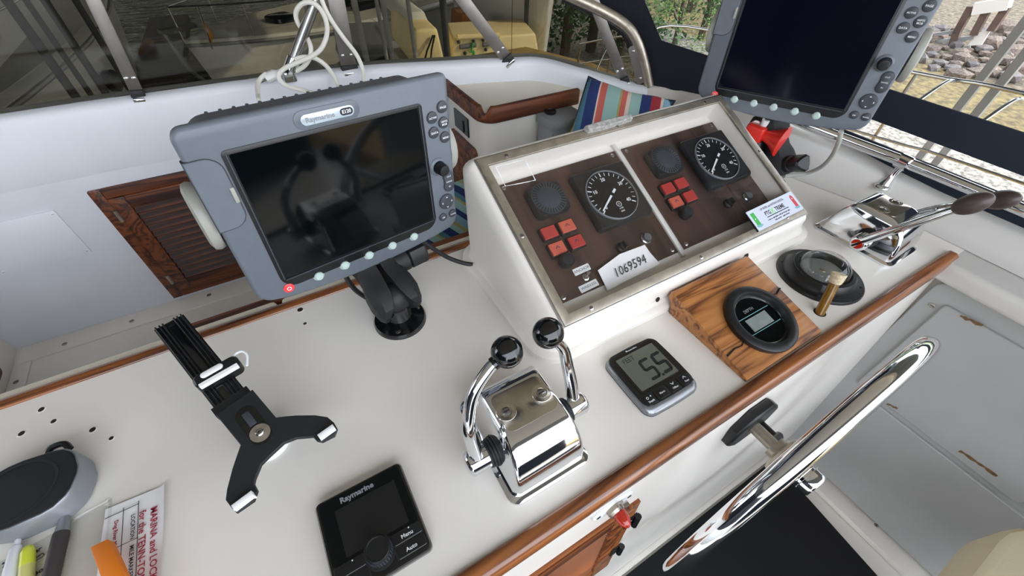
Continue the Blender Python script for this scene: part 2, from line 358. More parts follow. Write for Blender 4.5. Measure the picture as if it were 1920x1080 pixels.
def mullion(top, bot, wpx, k, label, planef):
    a, b = planef(*bot), planef(*top); d = b - a; t = T('windscreen_mullion', label, 'mullion', TR(*a), 'windscreen mullions'); Mi = TR(*a).inverted()
    x = planef(bot[0] + wpx, bot[1] - 1) - planef(bot[0], bot[1]); M = frame(a, d, -x)
    L_ = d.length * 1.5; w_ = x.length
    obj('strap', MB().box((L_ / 2, 0, 0), (L_, w_, 6)), 'steel_strap', t, Mi @ M, bev=1)
    nn = M.to_3x3() @ V((0, 0, 1)); sgn = 1 if nn.dot(CP - a) > 0 else -1
    for s_ in (-.27, .27): obj('rivet', MB().ball((0, 0, 0), (5, 5, 3), 12, 8), 'chrome', t, Mi @ M @ TR(38, s_ * w_, 3.5 * sgn))
    obj('foot_seal', MB().box((2, 0, 4 * sgn), (20, w_ * 1.08, 16)), 'rubber', t, Mi @ M, bev=2)
    obj('foot_clip', MB().box((-8, 0, 10 * sgn), (9, w_ * .95, 22)), 'chrome', t, Mi @ M, bev=2)
    return t
mullion((175, 0), (259, 177), 25, 0, 'bare metal windscreen strut next to the marina boat with portholes', lambda x, y: Yp(x, y, 1212))
mullion((630, 0), (655, 130), 28, 1, 'bare metal windscreen strut half hidden by the looped white cord', lambda x, y: Yp(x, y, 1208))
mullion((868, 0), (952, 112), 20, 2, 'bare metal windscreen strut standing at the moulded tray', lambda x, y: Pp(x, y, V((405, 1092, 150)), V((.3, .95, 0)).normalized()))
m4 = mullion((1120, 20), (1170, 152), 18, 3, 'bare metal strut dividing the windscreen wing beside the striped pillow', lambda x, y: Pp(x, y, wo_ - wn_ * 6, wn_))
# starboard canvas: two bands, a clear window above, and a corner panel with a window
cx = 1000
for k, y in enumerate((-2000, -1150, -300, 550)): struct('wall_port_blocker_curtain_%d' % (k + 1), MB().box((-1760, y, 480), (8, 130, 1300)), 'canvas')
struct('wall_port_blocker_curtain', MB().box((-1760, -725, 230), (8, 2700, 1140)), 'canvas')  # unseen port curtain, made tall to cut light from port
struct('window_8', MB().box((-1756, -725, 900), (3, 2600, 210)), 'vinyl')
struct('window_6', MB().box((cx, -600, 600), (3, 2060, 830)), 'vinyl')
for nm, z0, z1, lab in (('canvas_skirt', 44, 96, 'dark blue canvas skirt running along the coaming behind the grab rail'), ('canvas_band', 141, 214, 'dark blue canvas band along the lower edge of the clear side curtain')):
    tag(obj(nm, MB().box((cx, -600, (z0 + z1) / 2), (9, 2060, z1 - z0)), 'canvas_blue', bev=2), lab, 'canvas')
ko = sill_w[3] + V((24, 10, 0)); kd = V((290, -420, 0)).normalized(); kn = V((-kd.y, kd.x, 0)); kn = kn if kn.y > 0 else -kn
K2 = lambda x, y: Pp(x, y, ko, kn)
cp = T('canvas_corner_panel', 'dark navy canvas corner panel between windscreen bow and side curtain', 'canvas', TR(*ko)); Mi = TR(*ko).inverted()
Q = [K2(*q) for q in ((1216, 164), (1206, 118), (1190, 77), (1168, 44), (1120, 16), (1075, -4), (1060, -60), (1215, -60), (1208, 0), (1240, 76), (1338, 108), (1420, 132), (1420, 220))]
obj('canvas_sheet', MB().rings([Q, [p + kn * 4 for p in Q]]), 'canvas', cp, Mi)
Q = [K2(*q) for q in ((1208, 0), (1215, -60), (1420, -60), (1420, 132), (1338, 108), (1240, 76))]
struct('window_7', MB().rings([[p + kn * 1 for p in Q], [p + kn * 3 for p in Q]]), 'vinyl')
# ================================================================ dashboard
db = T('helm_dashboard', 'long white helm dashboard with varnished teak edging', 'dashboard', TR(0, 0, FL)); D0 = TR(0, 0, DZ)
top = MB().prism([(-1300, -48), (905, -48), (905, 250), (850, 360), (760, 505), (-1300, 505)], [(-20, 0), (-1, 0), (0, 1)])
dt = obj('dash_top', top, 'gelcoat', db, D0)
P_ = [(-31, -14), (-31, 3), (-34, 6.5), (-46, 7), (-52, 3), (-55, -4), (-55, -22), (-52, -26), (-44, -26)]
ta = obj('aft_edging', MB().rings([[(x, y, z) for y, z in P_] for x in (-1300, 846, 856)]), 'teak', db, D0, sharp=50)
P_ = [(497, -14), (497, 1), (500, 4), (515, 4), (519, 0), (519, -22), (505, -22)]
obj('forward_edging', MB().rings([[(x, y, z) for y, z in P_] for x in (-1300, 120)]), 'teak', db, D0, sharp=50)
P_ = [(-46, -12), (-48, -26), (-92, -800), (-92, -850), (-40, -850), (-10, -12)]
obj('front_panel', MB().rings([[(x, y, z) for y, z in P_] for x in (-1300, 858)]), 'gelcoat', db, D0)
obj('toe_strip', MB().box((-220, -99, -835), (2160, 14, 30)), 'gelcoat', db, D0, bev=2)
P_ = [(505, -20), (500, -460), (470, -460), (480, -20)]
obj('back_panel', MB().rings([[(x, y, z) for y, z in P_] for x in (-1300, 760)]), 'gelcoat', db, D0)
for px, py, r in ((78, 768, 4), (101, 790, 3.5), (41, 813, 4), (174, 806, 4), (209, 822, 3), (572, 607, 3), (563, 581, 5), (1615, 612, 3)):
    p = Zp(px, py, 0) if px < 1500 else Pp(px, py, V((0, -52, -90)), V((0, -1, .056)))
    if px > 1500: continue
    h = obj('screw_hole', MB().lathe([(r * 1.5, 0), (r * 1.2, .5), (r, .6)], 12), 'gelcoat', dt, TR(*p)); obj('hole', MB().lathe([(r, 0), (r, .7)], 12), 'hole', h)
# louvred teak door in the front panel
def louvre(parent, M, w, h, st, n, mats, trim=0, hinge='right', gap=.72):
    mx, mz = mats; sw_, sh = w - 2 * st, h - 2 * st
    for sx_ in (-1, 1): obj('stile', MB().box((sx_ * (w / 2 - st / 2), 0, 8), (st, h, 16)), mz, parent, M, bev=1.5)
    for sy_ in (-1, 1): obj('rail', MB().box((0, sy_ * (h / 2 - st / 2), 8), (sw_, st, 15)), mx, parent, M, bev=1.5)
    obj('backing', MB().box((0, 0, 1), (sw_, sh, 2)), 'hole', parent, M)
    sl = MB().box((0, 0, 0), (sw_ - 1, sh / n * 1.15, 4)); first = None
    for i in range(n):
        Mi = M @ TR(0, -sh / 2 + sh * (i + .5) / n, 7) @ RX(-38)
        if first is None: first = obj('slat', sl, mx, parent, Mi, bev=.8, seg=1)
        else: c = first.copy(); col.objects.link(c); c.parent = parent; c.matrix_local = mscale(Mi)
    if trim:
        for sx_ in (-1, 1): obj('outer_frame', MB().box((sx_ * (w / 2 + trim / 2 + 1), 0, 6), (trim, h + 2 * trim + 2, 12)), mz, parent, M, bev=2)
        for sy_ in (-1, 1): obj('outer_frame', MB().box((0, sy_ * (h / 2 + trim / 2 + 1), 6), (w + 2, trim, 12)), mx, parent, M, bev=2)
sl_ = V((0, -44, -774)).normalized()
dM = frame((-225, -56.5, -345), (1, 0, 0), -sl_)
ld = T('locker_door', 'varnished teak louvred locker door under the dash edge below the chrome engine control', 'door', dM)
louvre(ld, Matrix(), 404, 380, 52, 22, ('teak_old_x', 'teak_old_z'))
for z in (110, -60):
    hg = obj('hinge', MB().box((0, 0, 5), (24, 40, 4)).tube([(9, -22, 10), (9, 22, 10)], 6, 8), 'satin_black', ld, TR(196, z, 12)); screw(hg, (-4, 10, 7), 4); screw(hg, (-4, -10, 7), 4)
# red indicator lamp on a white oval plate
lM = frame((-97, -50.5, -74), (1, 0, 0), -sl_)
pl = T('indicator_lamp', 'small red dome lamp on a white oval plate under the teak edge', 'lamp', lM)
obj('plate', MB().prism([(38 * math.cos(a * pi / 16), 21 * math.sin(a * pi / 16)) for a in range(32)], [(0, 0), (4, 0), (6, 3)]), 'white_plastic', pl)
obj('collar', MB().lathe([(15, 5), (15, 12), (12, 16), (9, 16)], 20), 'steel_dull', pl); obj('lens', MB().lathe([(10, 14), (10.5, 20), (9, 30), (5, 36), (.3, 38)], 18), 'bulb_red', pl)
for x in (-29, 29): screw(pl, (x, 0, 5.5), 4.5)
obj('wing_nut', MB().box((0, 19, 14), (4, 12, 8)).box((12, 12, 14), (10, 4, 8)), 'steel', pl, bev=1)
# seat backs on the far side of the dash and their teak capping
for x0, x1, lab in ((-1000, -446, 'cream seat back cushion beyond the teak edge, below the louvred door'), (-438, 60, 'cream seat back cushion beyond the teak edge, behind the black ball mount')):
    tag(obj('seat_back_cushion', MB().prism(rrect(x1 - x0, 26, 9, 4, (x0 + x1) / 2, 533), [(-400, 0), (-16, 0), (-11, 2), (-9, 6)]), 'cushion_cream'), lab, 'cushion', 'seat back cushions')
struct('trim_2', MB().box((-250, 556, -26), (760, 17, 26)), 'teak_dark', bev=3)
tag(obj('seat_bench', MB().prism(rrect(480, 300, 30, 5, 60, 720), [(-200, 0), (-12, 0), (-3, 4), (0, 12)]), 'gelcoat', M=TR(0, 0, -240)), 'white moulded bench seat on the far side of the dashboard', 'bench')
# ================================================================ forward wall fittings
ap = T('access_plate', 'plain white access plate screwed flat to the forward wall', 'plate', TR(-985, 1200, -122))
obj('plate', MB().box((0, -2, 0), (190, 4, 138)), 'gelcoat_cool', ap, bev=1)
for q in ((88, 60), (88, -62), (-88, 60), (-88, -62)): screw(ap, (0, 0, 0), 4, frame((q[0], -4, q[1]), (1, 0, 0), (0, 0, 1)), 'white_plastic')
lv = T('louvre_door', 'dark teak louvred cupboard door in the forward wall behind the chart plotter', 'door', frame((-580, 1200, -222), (1, 0, 0), (0, 0, 1)))
louvre(lv, Matrix(), 394, 340, 36, 13, ('teak_dark', 'teak_dark_z'), 27)
for z in (120, -120): obj('hinge', MB().box((-199, z, 14), (9, 34, 5)).tube([(-199, z - 17, 17), (-199, z + 17, 17)], 4, 8), 'steel_dull', lv)
pd = T('port_locker_door', 'dark teak locker door let into the port side of the forward well', 'door', frame((-1210, 1015, -290), (0, 1, 0), (0, 0, 1)))
obj('panel', MB().prism(rrect(150, 230, 18, 4), [(0, 0), (10, 0), (13, 3)]), 'teak_dark_z', pd)
# moulded tray counter
ct = T('tray_counter', 'white moulded counter with a cream tray top and dark teak fiddle rail', 'counter', TR(300, 1000, -440)); Mi = TR(300, 1000, -440).inverted()
def rc(x0, x1, y0, y1, r):      # rectangle rounded at its (x0, y0) corner
    return [(x1, y0), (x1, y1), (x0, y1)] + [(x0 + r - r * math.cos(a * pi / 12), y0 + r - r * math.sin(a * pi / 12)) for a in range(7)]
obj('body', MB().prism(rc(188, 530, 888, 1196, 42)[::-1], [(-440, 0), (80, 0), (84, 0)]), 'gelcoat', ct, Mi)
obj('tray_floor', MB().prism(rc(190, 545, 890, 1196, 40)[::-1], [(84, 0), (90, 0)]), 'gelcoat_cream', ct, Mi)
fp = [(181, 1190)] + [(181 + 46 - 46 * math.cos(a * pi / 20), 881 + 46 - 46 * math.sin(a * pi / 20)) for a in range(11)] + [(505, 881)]
R = []
for i, (x, y) in enumerate(fp):
    a, b = V(fp[max(i - 1, 0)]), V(fp[min(i + 1, len(fp) - 1)]); t = (b - a).normalized(); n = V((t.y, -t.x)); nt = 22 if i in (5, 6) else (10 if i in (4, 7) else 0)
    h = 112 - nt
    R.append([V((x + n.x * o, y + n.y * o, z)) for o, z in ((-9, 66), (-9, h - 3), (-5, h), (5, h), (9, h - 4), (9, 70), (5, 66))])
obj('fiddle_rail', MB().rings(R), 'teak_dark', ct, Mi, sharp=50)
vp = obj('switch_panel', MB().prism(rrect(100, 58, 3), [(0, 0), (3, 0)]), 'panel_grey', ct, Mi @ frame((187, 1046, 9), (0, -1, 0), (0, 0, 1)))
obj('rocker', MB().box((22, -4, 5), (9, 36, 6)), 'satin_black', vp, bev=2); obj('panel_edge', MB().box((50, 0, 2), (3, 58, 4)), 'satin_black', vp)
sd = obj('locker_door', MB().prism(rrect(190, 300, 20, 4), [(0, 0), (8, 0), (12, 4)]), 'teak_dark_z', ct, Mi @ frame((187, 1036, -188), (0, -1, 0), (0, 0, 1)))
obj('door_panel', MB().prism(rrect(130, 240, 4), [(11, 0), (13, 0)]), 'teak_old_z', sd)
# starboard bench with grey box, pillows
tag(obj('side_bench', MB().prism([(250, 540), (560, 540), (620, 620), (540, 880), (250, 880)], [(-200, 0), (-10, 0), (0, 10)]), 'gelcoat', M=TR(0, 0, -235)), 'white moulded side bench hidden low behind the instrument pod', 'bench')
gb = T('grey_box', 'grey utility box with a recessed front standing against the tray counter', 'box', TR(418, 838, -235))
obj('body', MB().box((0, 0, 138), (112, 76, 276)), 'box_grey', gb, bev=2); obj('lid', MB().box((0, 0, 290), (122, 84, 26)), 'box_grey', gb, bev=2)
obj('front_recess', MB().box((10, -38.5, 120), (80, 3, 210)), 'box_dark', gb); obj('latch', MB().box((-58, -20, 225), (4, 8, 22)), 'satin_black', gb)
tag(obj('jar_lid', MB().lathe([(16, 0), (17, 2), (17, 8), (15, 9), (13, 6), (1, 6)], 20), 'satin_black', M=TR(392, 858, 68)), 'round black lid lying on top of the grey box', 'lid')
def stripes(name, cols, axis, freq, curve=.25, seed=0, sep=.09):
    m = bpy.data.materials.new(name); m.use_nodes = True; nt = m.node_tree; b = nt.nodes['Principled BSDF']; N = nt.nodes.new; L = nt.links.new
    b.inputs['Roughness'].default_value = .85; t = N('ShaderNodeTexCoord'); sp = N('ShaderNodeSeparateXYZ'); L(t.outputs['Object'], sp.inputs[0])
    k = N('ShaderNodeMath'); k.operation = 'MULTIPLY_ADD'; k.inputs[1].default_value = curve; L(sp.outputs[1 - axis], k.inputs[0]); L(sp.outputs[axis], k.inputs[2])
    f = N('ShaderNodeMath'); f.operation = 'MULTIPLY_ADD'; f.inputs[1].default_value = freq; f.inputs[2].default_value = 5 + seed; L(k.outputs[0], f.inputs[0])
    g = N('ShaderNodeMath'); g.operation = 'FRACT'; L(f.outputs[0], g.inputs[0]); r = N('ShaderNodeValToRGB'); r.color_ramp.interpolation = 'CONSTANT'; L(g.outputs[0], r.inputs[0]); L(r.outputs[0], b.inputs[0])
    e = r.color_ramp.elements; tot = sum(w_ for _, w_ in cols); x = 0
    for i, (c, w_) in enumerate(cols):
        q = e[i] if i < 2 else e.new(x / tot)
        q.position = x / tot; q.color = lin(c); x += w_
    MT[name] = m
navy, teal, red, coral, cream, olive, sky, aqua = (34, 52, 106), (76, 122, 146), (158, 44, 54), (190, 96, 86), (212, 194, 180), (160, 156, 100), (124, 160, 182), (146, 182, 178)
stripes('stripe_pillow', [(red, 3), (cream, .6), (teal, 3), (aqua, 2), (olive, 1.2), (teal, 2.2), (navy, 3.2), (cream, .5), (coral, 2), (aqua, 4), (olive, .7), (coral, 1.5), (cream, 1), (aqua, 3), (navy, 3), (red, 2.6), (cream, .8), (sky, 2.5), (aqua, 2)], 0, 2.75, .22, .52)
stripes('stripe_pillow_wavy', [(navy, 3), (aqua, 2), (olive, 1.5), (sky, 3), (navy, 2), (aqua, 3), (olive, 1), (teal, 2)], 0, 7, .9, .3)
def pillow(w, h, t, n=18, pinch=.12):
    mb = MB(); G = []
    for s_ in (1, -1):
        for i in range(n + 1):
            for j in range(n + 1):
                u, v = 2 * i / n - 1, 2 * j / n - 1; k = max(0, (1 - u ** 4) * (1 - v ** 4)) ** .5
                x = u * (1 - pinch * (1 - abs(v)) * abs(u) ** 3 * .8); y = v * (1 - pinch * (1 - abs(u)) * abs(v) ** 3 * .8)
                mb.v.append(V((x * w / 2, y * h / 2, s_ * t / 2 * k + 4 * math.sin(7 * u + 3 * v) * k)))
    m = (n + 1) ** 2
    for s_ in (0, 1):
        for i in range(n):
            for j in range(n): a = s_ * m + i * (n + 1) + j; mb.f.append([a, a + 1, a + n + 2, a + n + 1])
    return mb
A, B = Zp(1104, 147, 150), Zp(1262, 192, 128); ux = (B - A).normalized(); Cn = (A + B) / 2
dn = Zp(1040, 262, 20) - A; M_ = frame(A, ux, -dn); yy = M_.to_3x3() @ V((0, 1, 0)); wv = (B - A).length * 1.02
pw = T('striped_pillow', 'plump striped throw pillow leaning behind the instrument pod', 'pillow', frame(Cn - yy * 165, ux, yy))
pb = obj('cover', pillow(wv, 340, 150, pinch=.2), 'stripe_pillow', pw, sharp=80)
hw, hh = wv / 2, 170; ring = []
for k in range(4):
    c = [(-1, -1), (1, -1), (1, 1), (-1, 1)]; a, b = c[k], c[(k + 1) % 4]
    for i in range(10):
        t = i / 10; u, v = a[0] + (b[0] - a[0]) * t, a[1] + (b[1] - a[1]) * t; q = .2 * .8
        ring.append((u * (1 - q * (1 - abs(v)) * abs(u) ** 3) * hw, v * (1 - q * (1 - abs(u)) * abs(v) ** 3) * hh, 0))
obj('piping', MB().tube(ring + ring[:1], 3.5, 6), 'canvas_blue', pw)
pw2 = T('striped_cushion', 'striped blue and green cushion lying low between chart plotter and instrument pod', 'pillow', TR(20, 700, -240))
obj('cover', pillow(300, 300, 90), 'stripe_pillow_wavy', pw2, TR(0, 0, 110) @ RX(62), sharp=80)
# ================================================================ chart plotters
def plotter(F, label, scr):
    K0 = (5, -138, -40); t = T('chart_plotter', label, 'chart plotter', F @ TR(*K0), 'chart plotters'); K = TR(-K0[0], -K0[1], -K0[2])
    ol = []
    def arc(cx_, cy_, r, a0, a1, n=6): return [(cx_ + r * math.cos(math.radians(a0 + (a1 - a0) * k / n)), cy_ + r * math.sin(math.radians(a0 + (a1 - a0) * k / n))) for k in range(n + 1)]
    ol += arc(170, 121, 9, 0, 90) + arc(-154, 116, 14, 90, 180) + arc(-144, -102, 24, 180, 255)
    ol += [(x, -141 + ((x - 5) / 173) ** 2 * 16) for x in range(-130, 131, 26)] + arc(150, -104, 25, 285, 360)
    obj('front_case', MB().prism(ol, [(-30, 14), (-14, 1), (-6, 0), (-2, 1.5), (0, 5)]), 'plotter_grey', t, K, sharp=50)
    obj('rear_case', MB().prism(rrect(310, 226, 26, 6, 3, 8), [(-98, 18), (-90, 8), (-70, 2), (-28, 0)]), 'plotter_back', t, K, sharp=50)
    fin = None
    for i in range(16):
        Mi = K @ TR(-118 + i * 16, 8, -99)
        if not fin: fin = obj('cooling_fin', MB().box((0, 0, 0), (4.5, 208, 7)), 'plotter_back', t, Mi, bev=1.5)
        else: c = fin.copy(); col.objects.link(c); c.parent = t; c.matrix_local = mscale(Mi)
    sp = [(x, y) for x, y in rrect(262, 100, 6, 4, 0, 48) if y > 60] + [(-131, -88)] + arc(-109, -90, 22, 190, 270) + arc(109, -90, 22, 270, 350)
    obj('screen_surround', MB().prism(sp, [(-2, 0), (.8, 0), (1.2, .6)]), 'satin_black', t, K)
    obj('screen', MB().prism(rrect(247, 185, 2), [(0, 0), (1.6, 0)]), scr, t, K)
    for a, b, q in ((-124, 124, 0),):
        obj('screen_lip', MB().box((0, -97, 1.6), (249, 1.6, 1.6)).box((-126, 0, 1.6), (1.5, 190, 1.4)).box((126, 0, 1.6), (1.5, 190, 1.4)), 'button', t, K)
    for x in (-81.4, -40, .8, 42.4, 83.5):
        obj('soft_key', MB().lathe([(8.3, 0), (8.3, .8), (7.2, 1), (7, 3), (5, 5.2), (.2, 6)], 20), 'softkey', t, K @ TR(x, -113, 0))
        obj('key_mark', MB().box((x + 1, -101, 1.3), (.5, 8, .3)), 'button', t, K)
    pw_ = obj('power_key', MB().lathe([(7.5, 0), (7.5, 1.5), (5, 2.5), (.2, 2.8)], 20), 'power_red', t, K @ TR(-125.8, -112.2, 0)); obj('power_mark', MB().lathe([(3.2, 2.6), (3.2, 3.1), (2.2, 3.1), (2.2, 2.6)], 16), 'print_white', pw_)
    def key(x, y, r, s_, sz, nm='key'):
        k = obj(nm, MB().lathe([(r + .8, 0), (r + .8, .6), (r, .7), (r, 2.4), (r * .8, 3.1), (.2, 3.4)], 22), 'button', t, K @ TR(x, y, 0))
        for i, q in enumerate(s_): text(q, sz, k, 'print_white', TR(0, (len(s_) - 1) * sz * .5 - i * sz, 3.45), bold=.05)
    key(164.7, 85.3, 8.4, ['PAGE'], 4.6); key(145.8, 73.7, 8.4, ['ACTIVE'], 3.8); key(164.6, 62.2, 8.4, ['WPTS', 'MOB'], 4.2); key(145.9, 51.2, 8.4, ['DATA'], 4.6); key(164.6, 39.6, 8.4, ['MENU'], 4.2)
    key(144.7, -98.8, 7, ['OK'], 4); key(164.6, -98.6, 7, ['CANCEL'], 2.9)
    pn = [(9.5 * math.cos(a) * (1 - .0), 9 + 9.5 * math.sin(a)) for a in [math.radians(x) for x in range(-30, 211, 20)]] + [(9.5 * math.cos(a), -9 + 9.5 * math.sin(a)) for a in [math.radians(x) for x in range(150, 391, 20)]]
    rk = obj('range_key', MB().prism(pn, [(0, -.8), (.6, -.8), (.7, 0), (2.6, 0), (3.4, 1.2)]), 'button', t, K @ TR(163, -35, 0))
    text('OUT', 3.8, rk, 'print_white', TR(0, 9, 3.5)); text('RANGE', 3.4, rk, 'print_white', TR(0, 0, 3.5)); text('IN', 3.8, rk, 'print_white', TR(0, -9, 3.5))
    pad = obj('cursor_pad', MB().lathe([(14.5, 0), (14.5, .6), (13.6, .8), (13.4, 3), (10, 4), (5, 3.4), (.2, 3.2)], 28), 'button', t, K @ TR(154.7, -71, 0))
    for a in range(4): obj('arrow', MB().prism([(-2, 0), (2, 0), (0, 2)], [(0, 0), (.3, 0)]), 'print_white', pad, RZ(a * 90) @ TR(0, 8.5, 3.9))
    obj('knob_ring', MB().lathe([(15, 0), (15, 1), (13, 3), (11, 3.4), (11, 0)], 28), 'plotter_grey', t, K @ TR(147, -5, 0))
    pr = [((9.4 + .6 * (j % 2)) * math.cos(2 * pi * j / 40), (9.4 + .6 * (j % 2)) * math.sin(2 * pi * j / 40)) for j in range(40)]
    obj('rotary_knob', MB().prism(pr, [(0, 0), (17, 0), (20, 1.4), (20.5, 4)]), 'satin_black', t, K @ TR(147, -5, 0))
    bd = obj('badge_recess', MB().prism(rrect(84, 23, 11.4, 6), [(0, 0), (1.2, 0), (2, 2)]), 'plotter_grey', t, K @ TR(-2, 110.5, 0))
    obj('badge', MB().prism(rrect(68, 13, 6.4, 6), [(1.6, 0), (2.8, 0), (3, .5)]), 'badge', bd)
    text('Raymarine', 8.6, bd, 'print_grey', TR(-10.5, -.5, 3.1), bold=.25); obj('badge_oval', MB().prism(rrect(17, 9, 4.4, 5), [(2.9, 0), (3.3, 0)]), 'print_dark', bd, TR(23.5, 0, 0)); text('E120', 6, bd, 'print_white', TR(23.5, 0, 3.4), bold=.12)
    cd = [(-169, 94), (-169, 4)] + arc(-152, 22, 18, 270, 360) + arc(-152, 76, 18, 0, 90)
    obj('card_door', MB().prism(cd, [(-22, 3), (-8, 0), (1.2, 0), (2, 1)]), 'plotter_grey', t, K); obj('door_seam', MB().prism(off(cd, -1), [(-20, 3), (-8, 0), (.3, 0)]), 'print_dark', t, K)
    obj('door_catch', MB().box((-136, 46, 2), (5, 20, 5)), 'plotter_bracket', t, K, bev=1)
    for s_ in (-1, 1):
        kb = MB().lathe([(30, -8), (44, -6), (46, 0), (44, 6), (36, 9), (.5, 9)], 28); obj('bracket_knob', kb, 'plotter_bracket', t, K @ TR(5 + s_ * 181, 5, -52) @ RY(s_ * 90), sharp=50)
    for s_ in (-1, 1): obj('bracket_arm', MB().box((5 + s_ * 166, -10, -62), (8, 70, 26)), 'satin_black', t, K, bev=2)
    obj('mount_plate', MB().box((0, -40, -104), (120, 90, 8)), 'satin_black', t, K, bev=2)
    return t
F1 = Matrix(((.98512, .02435, .17012), (.16858, .05526, -.98414), (-.03337, .99817, .05033))).to_4x4(); F1.translation = (-270.55, 415.2, 248.1)
F2 = Matrix(((.39292, .03873, -.91876), (-.9186, .06253, -.39022), (.04234, .99729, .06015))).to_4x4(); F2.translation = (627.4, 362.5, 335.6)
plotter(F1, 'grey marine chart plotter on the black ball mount in front of the louvred door', 'screen')
plotter(F2, 'grey marine chart plotter turned sideways behind the instrument pod by the side curtain', 'screen_reflect')
def ballmount(x, y, top, label, kx, kp=.5):
    t = T('ball_mount', label, 'mount', TR(x, y, 0), 'ball mounts'); lo = V((0, 0, 58)); hi = V(top) - V((x, y, 0))
    obj('base', MB().lathe([(46.5, 0), (46.5, 4), (44, 9), (30, 12), (22, 15), (17, 30), (16, 50), (.5, 52)], 40), 'gloss_black', t)
    for a in range(3): screw(t, (0, 0, 0), 5.5, TR(35 * math.cos(2.2 + a * 2.094), 35 * math.sin(2.2 + a * 2.094), 10.5))
    obj('ball', MB().ball(lo, 27), 'rubber', t); obj('ball', MB().ball(hi, 27), 'rubber', t)
    d = (hi - lo); M = frame(lo, d, V((kx[0], kx[1], 0))); L_ = d.length
    for s_ in (-1, 1):      # two clamp halves
        R = []
        for u, h, o0, o1 in ((-30, 14, 26, 34), (-22, 28, 16, 38), (0, 36, 8, 42), (22, 33, 6, 41), (L_ * .4, 28, 4, 36), (L_ * .6, 28, 4, 36), (L_ - 22, 33, 6, 41), (L_, 36, 8, 42), (L_ + 20, 28, 16, 38), (L_ + 28, 14, 26, 34)):
            R.append([(u, s_ * o0, -h), (u, s_ * (o0 + o1) / 2 * 1.1, -h * .96), (u, s_ * o1, -h * .55), (u, s_ * o1, h * .55), (u, s_ * (o0 + o1) / 2 * 1.1, h * .96), (u, s_ * o0, h)])
        obj('clamp_arm', MB().rings(R), 'matt_black', t, M, sharp=40)
    kn = obj('clamp_knob', MB().lathe([(17, 26), (20, 30), (20, 54), (15, 56)], 20), 'matt_black', t, M @ TR(L_ * kp) @ RX(-90), sharp=40)
    wp = [((21 if (j // 2) % 2 else 17) * math.cos(2 * pi * j / 12), (21 if (j // 2) % 2 else 17) * math.sin(2 * pi * j / 12)) for j in range(12)]
    obj('knob_grip', MB().prism(wp, [(56, 3), (59, 0), (88, 0), (92, 4)]), 'satin_black', kn)
    return t
ballmount(-256.5, 372.8, (-272, 466, 112), 'black ball mount with round screwed base holding the plotter near the louvred door', (1, .1))
ballmount(752, 352, (742, 408, 138), 'black ball mount behind the instrument pod beside the red air horn', (-.25, -1), -.05)
cb = T('plotter_cable', 'thin black cable hanging from the chart plotter down to the instrument pod', 'cable', TR(-100, 440, 0)); Mi = TR(100, -440, 0)
obj('lead', MB().tube(crv([Yp(792, 452, 455), Yp(812, 466, 452), Yp(840, 483, 446), Zp(868, 493, 20), Zp(886, 496, 14)], 6), 4.5, 8), 'rubber', cb, Mi)
obj('lead', MB().tube(crv([Yp(645, 505, 450), Yp(652, 525, 445), Zp(668, 545, 40), Zp(690, 560, 12), Zp(704, 566, 6)], 6), 4.5, 8), 'rubber', cb, Mi)
obj('lead', MB().tube(crv([Yp(780, 458, 440), Yp(778, 478, 430), Yp(772, 490, 425), Yp(762, 500, 420)], 6), 3.5, 8), 'rubber', cb, Mi)
# ================================================================ pilot head and depth display
t = T('autopilot_head', 'square black autopilot control with rotary knob lying on the dash', 'autopilot control', TR(-400.7, 63.8, 0) @ RZ(.1))
obj('case', MB().prism(rrect(112, 117, 7, 4), [(0, 1), (2, 0), (13, 0), (16, 2)]), 'gloss_black', t, sharp=45)
obj('glass', MB().prism(rrect(103, 77, 4), [(15.8, 0), (16.6, 0)]), 'screen', t, TR(0, 16, 0)); obj('display', MB().prism(rrect(76, 57, 1), [(16.5, 0), (16.75, 0)]), 'satin_black', t, TR(3, 9.5, 0))
text('Raymarine', 10, t, 'print_grey', TR(-5, 46, 16.7), bold=.35)
for s_ in (-1, 1):
    for k, (yy, lab) in enumerate(((-30, 'Menu'), (-45.5, 'Auto'))):
        kk = obj('key', MB().prism(rrect(35, 13.5, 2), [(15, 0), (17, 0), (17.6, .8)]), 'satin_black', t, TR(s_ * 34, yy, 0))
        if s_ > 0: text(lab, 6.6, kk, 'print_white', TR(0, -1, 17.7), bold=.08)
    obj('key_dot', MB().lathe([(.9, 0), (.9, .3)], 10), 'print_white', t, TR(s_ * 34 + 4, -25, 17.6))
    obj('key_groove', MB().box((s_ * 16, -38, 16.4), (2.2, 28, 1.6)).box((s_ * 22, -38, 16.4), (18, 2.2, 1.6)), 'hole', t)
kn = obj('rotary_knob', MB().lathe([(19, 15.5), (18.5, 17), (15, 18), (15, 33), (13.6, 35), (12, 35), (11.6, 34.4), (.3, 34.4)], 30), 'satin_black', t, TR(0, -33, 0), sharp=40)
rib = None
for i in range(30):
    Mi = RZ(i * 12) @ TR(15.1, 0, 25)
    if not rib: rib = obj('rib', MB().box((0, 0, 0), (1, 1.3, 13)), 'button', kn, Mi)
    else: c = rib.copy(); col.objects.link(c); c.parent = kn; c.matrix_local = mscale(Mi)
def bulge(w, h, r, b): return [(x * (1 + b * (1 - (2 * y / h) ** 2)), y * (1 + b * (1 - (2 * x / w) ** 2))) for x, y in rrect(w, h, r, 6)]
def subdiv(p, k=3): return [tuple(V(p[i]).lerp(V(p[(i + 1) % len(p)]), j / k)) for i in range(len(p)) for j in range(k)]
t = T('depth_display', 'square digital depth display reading 5.5 feet on the dash', 'depth display', TR(55, 57.5, 0) @ RZ(-.8))
o1 = subdiv(rrect(108, 112, 14, 5)); o1 = [(x * (1 + .03 * (1 - (y / 56) ** 2)), y * (1 + .03 * (1 - (x / 54) ** 2))) for x, y in o1]
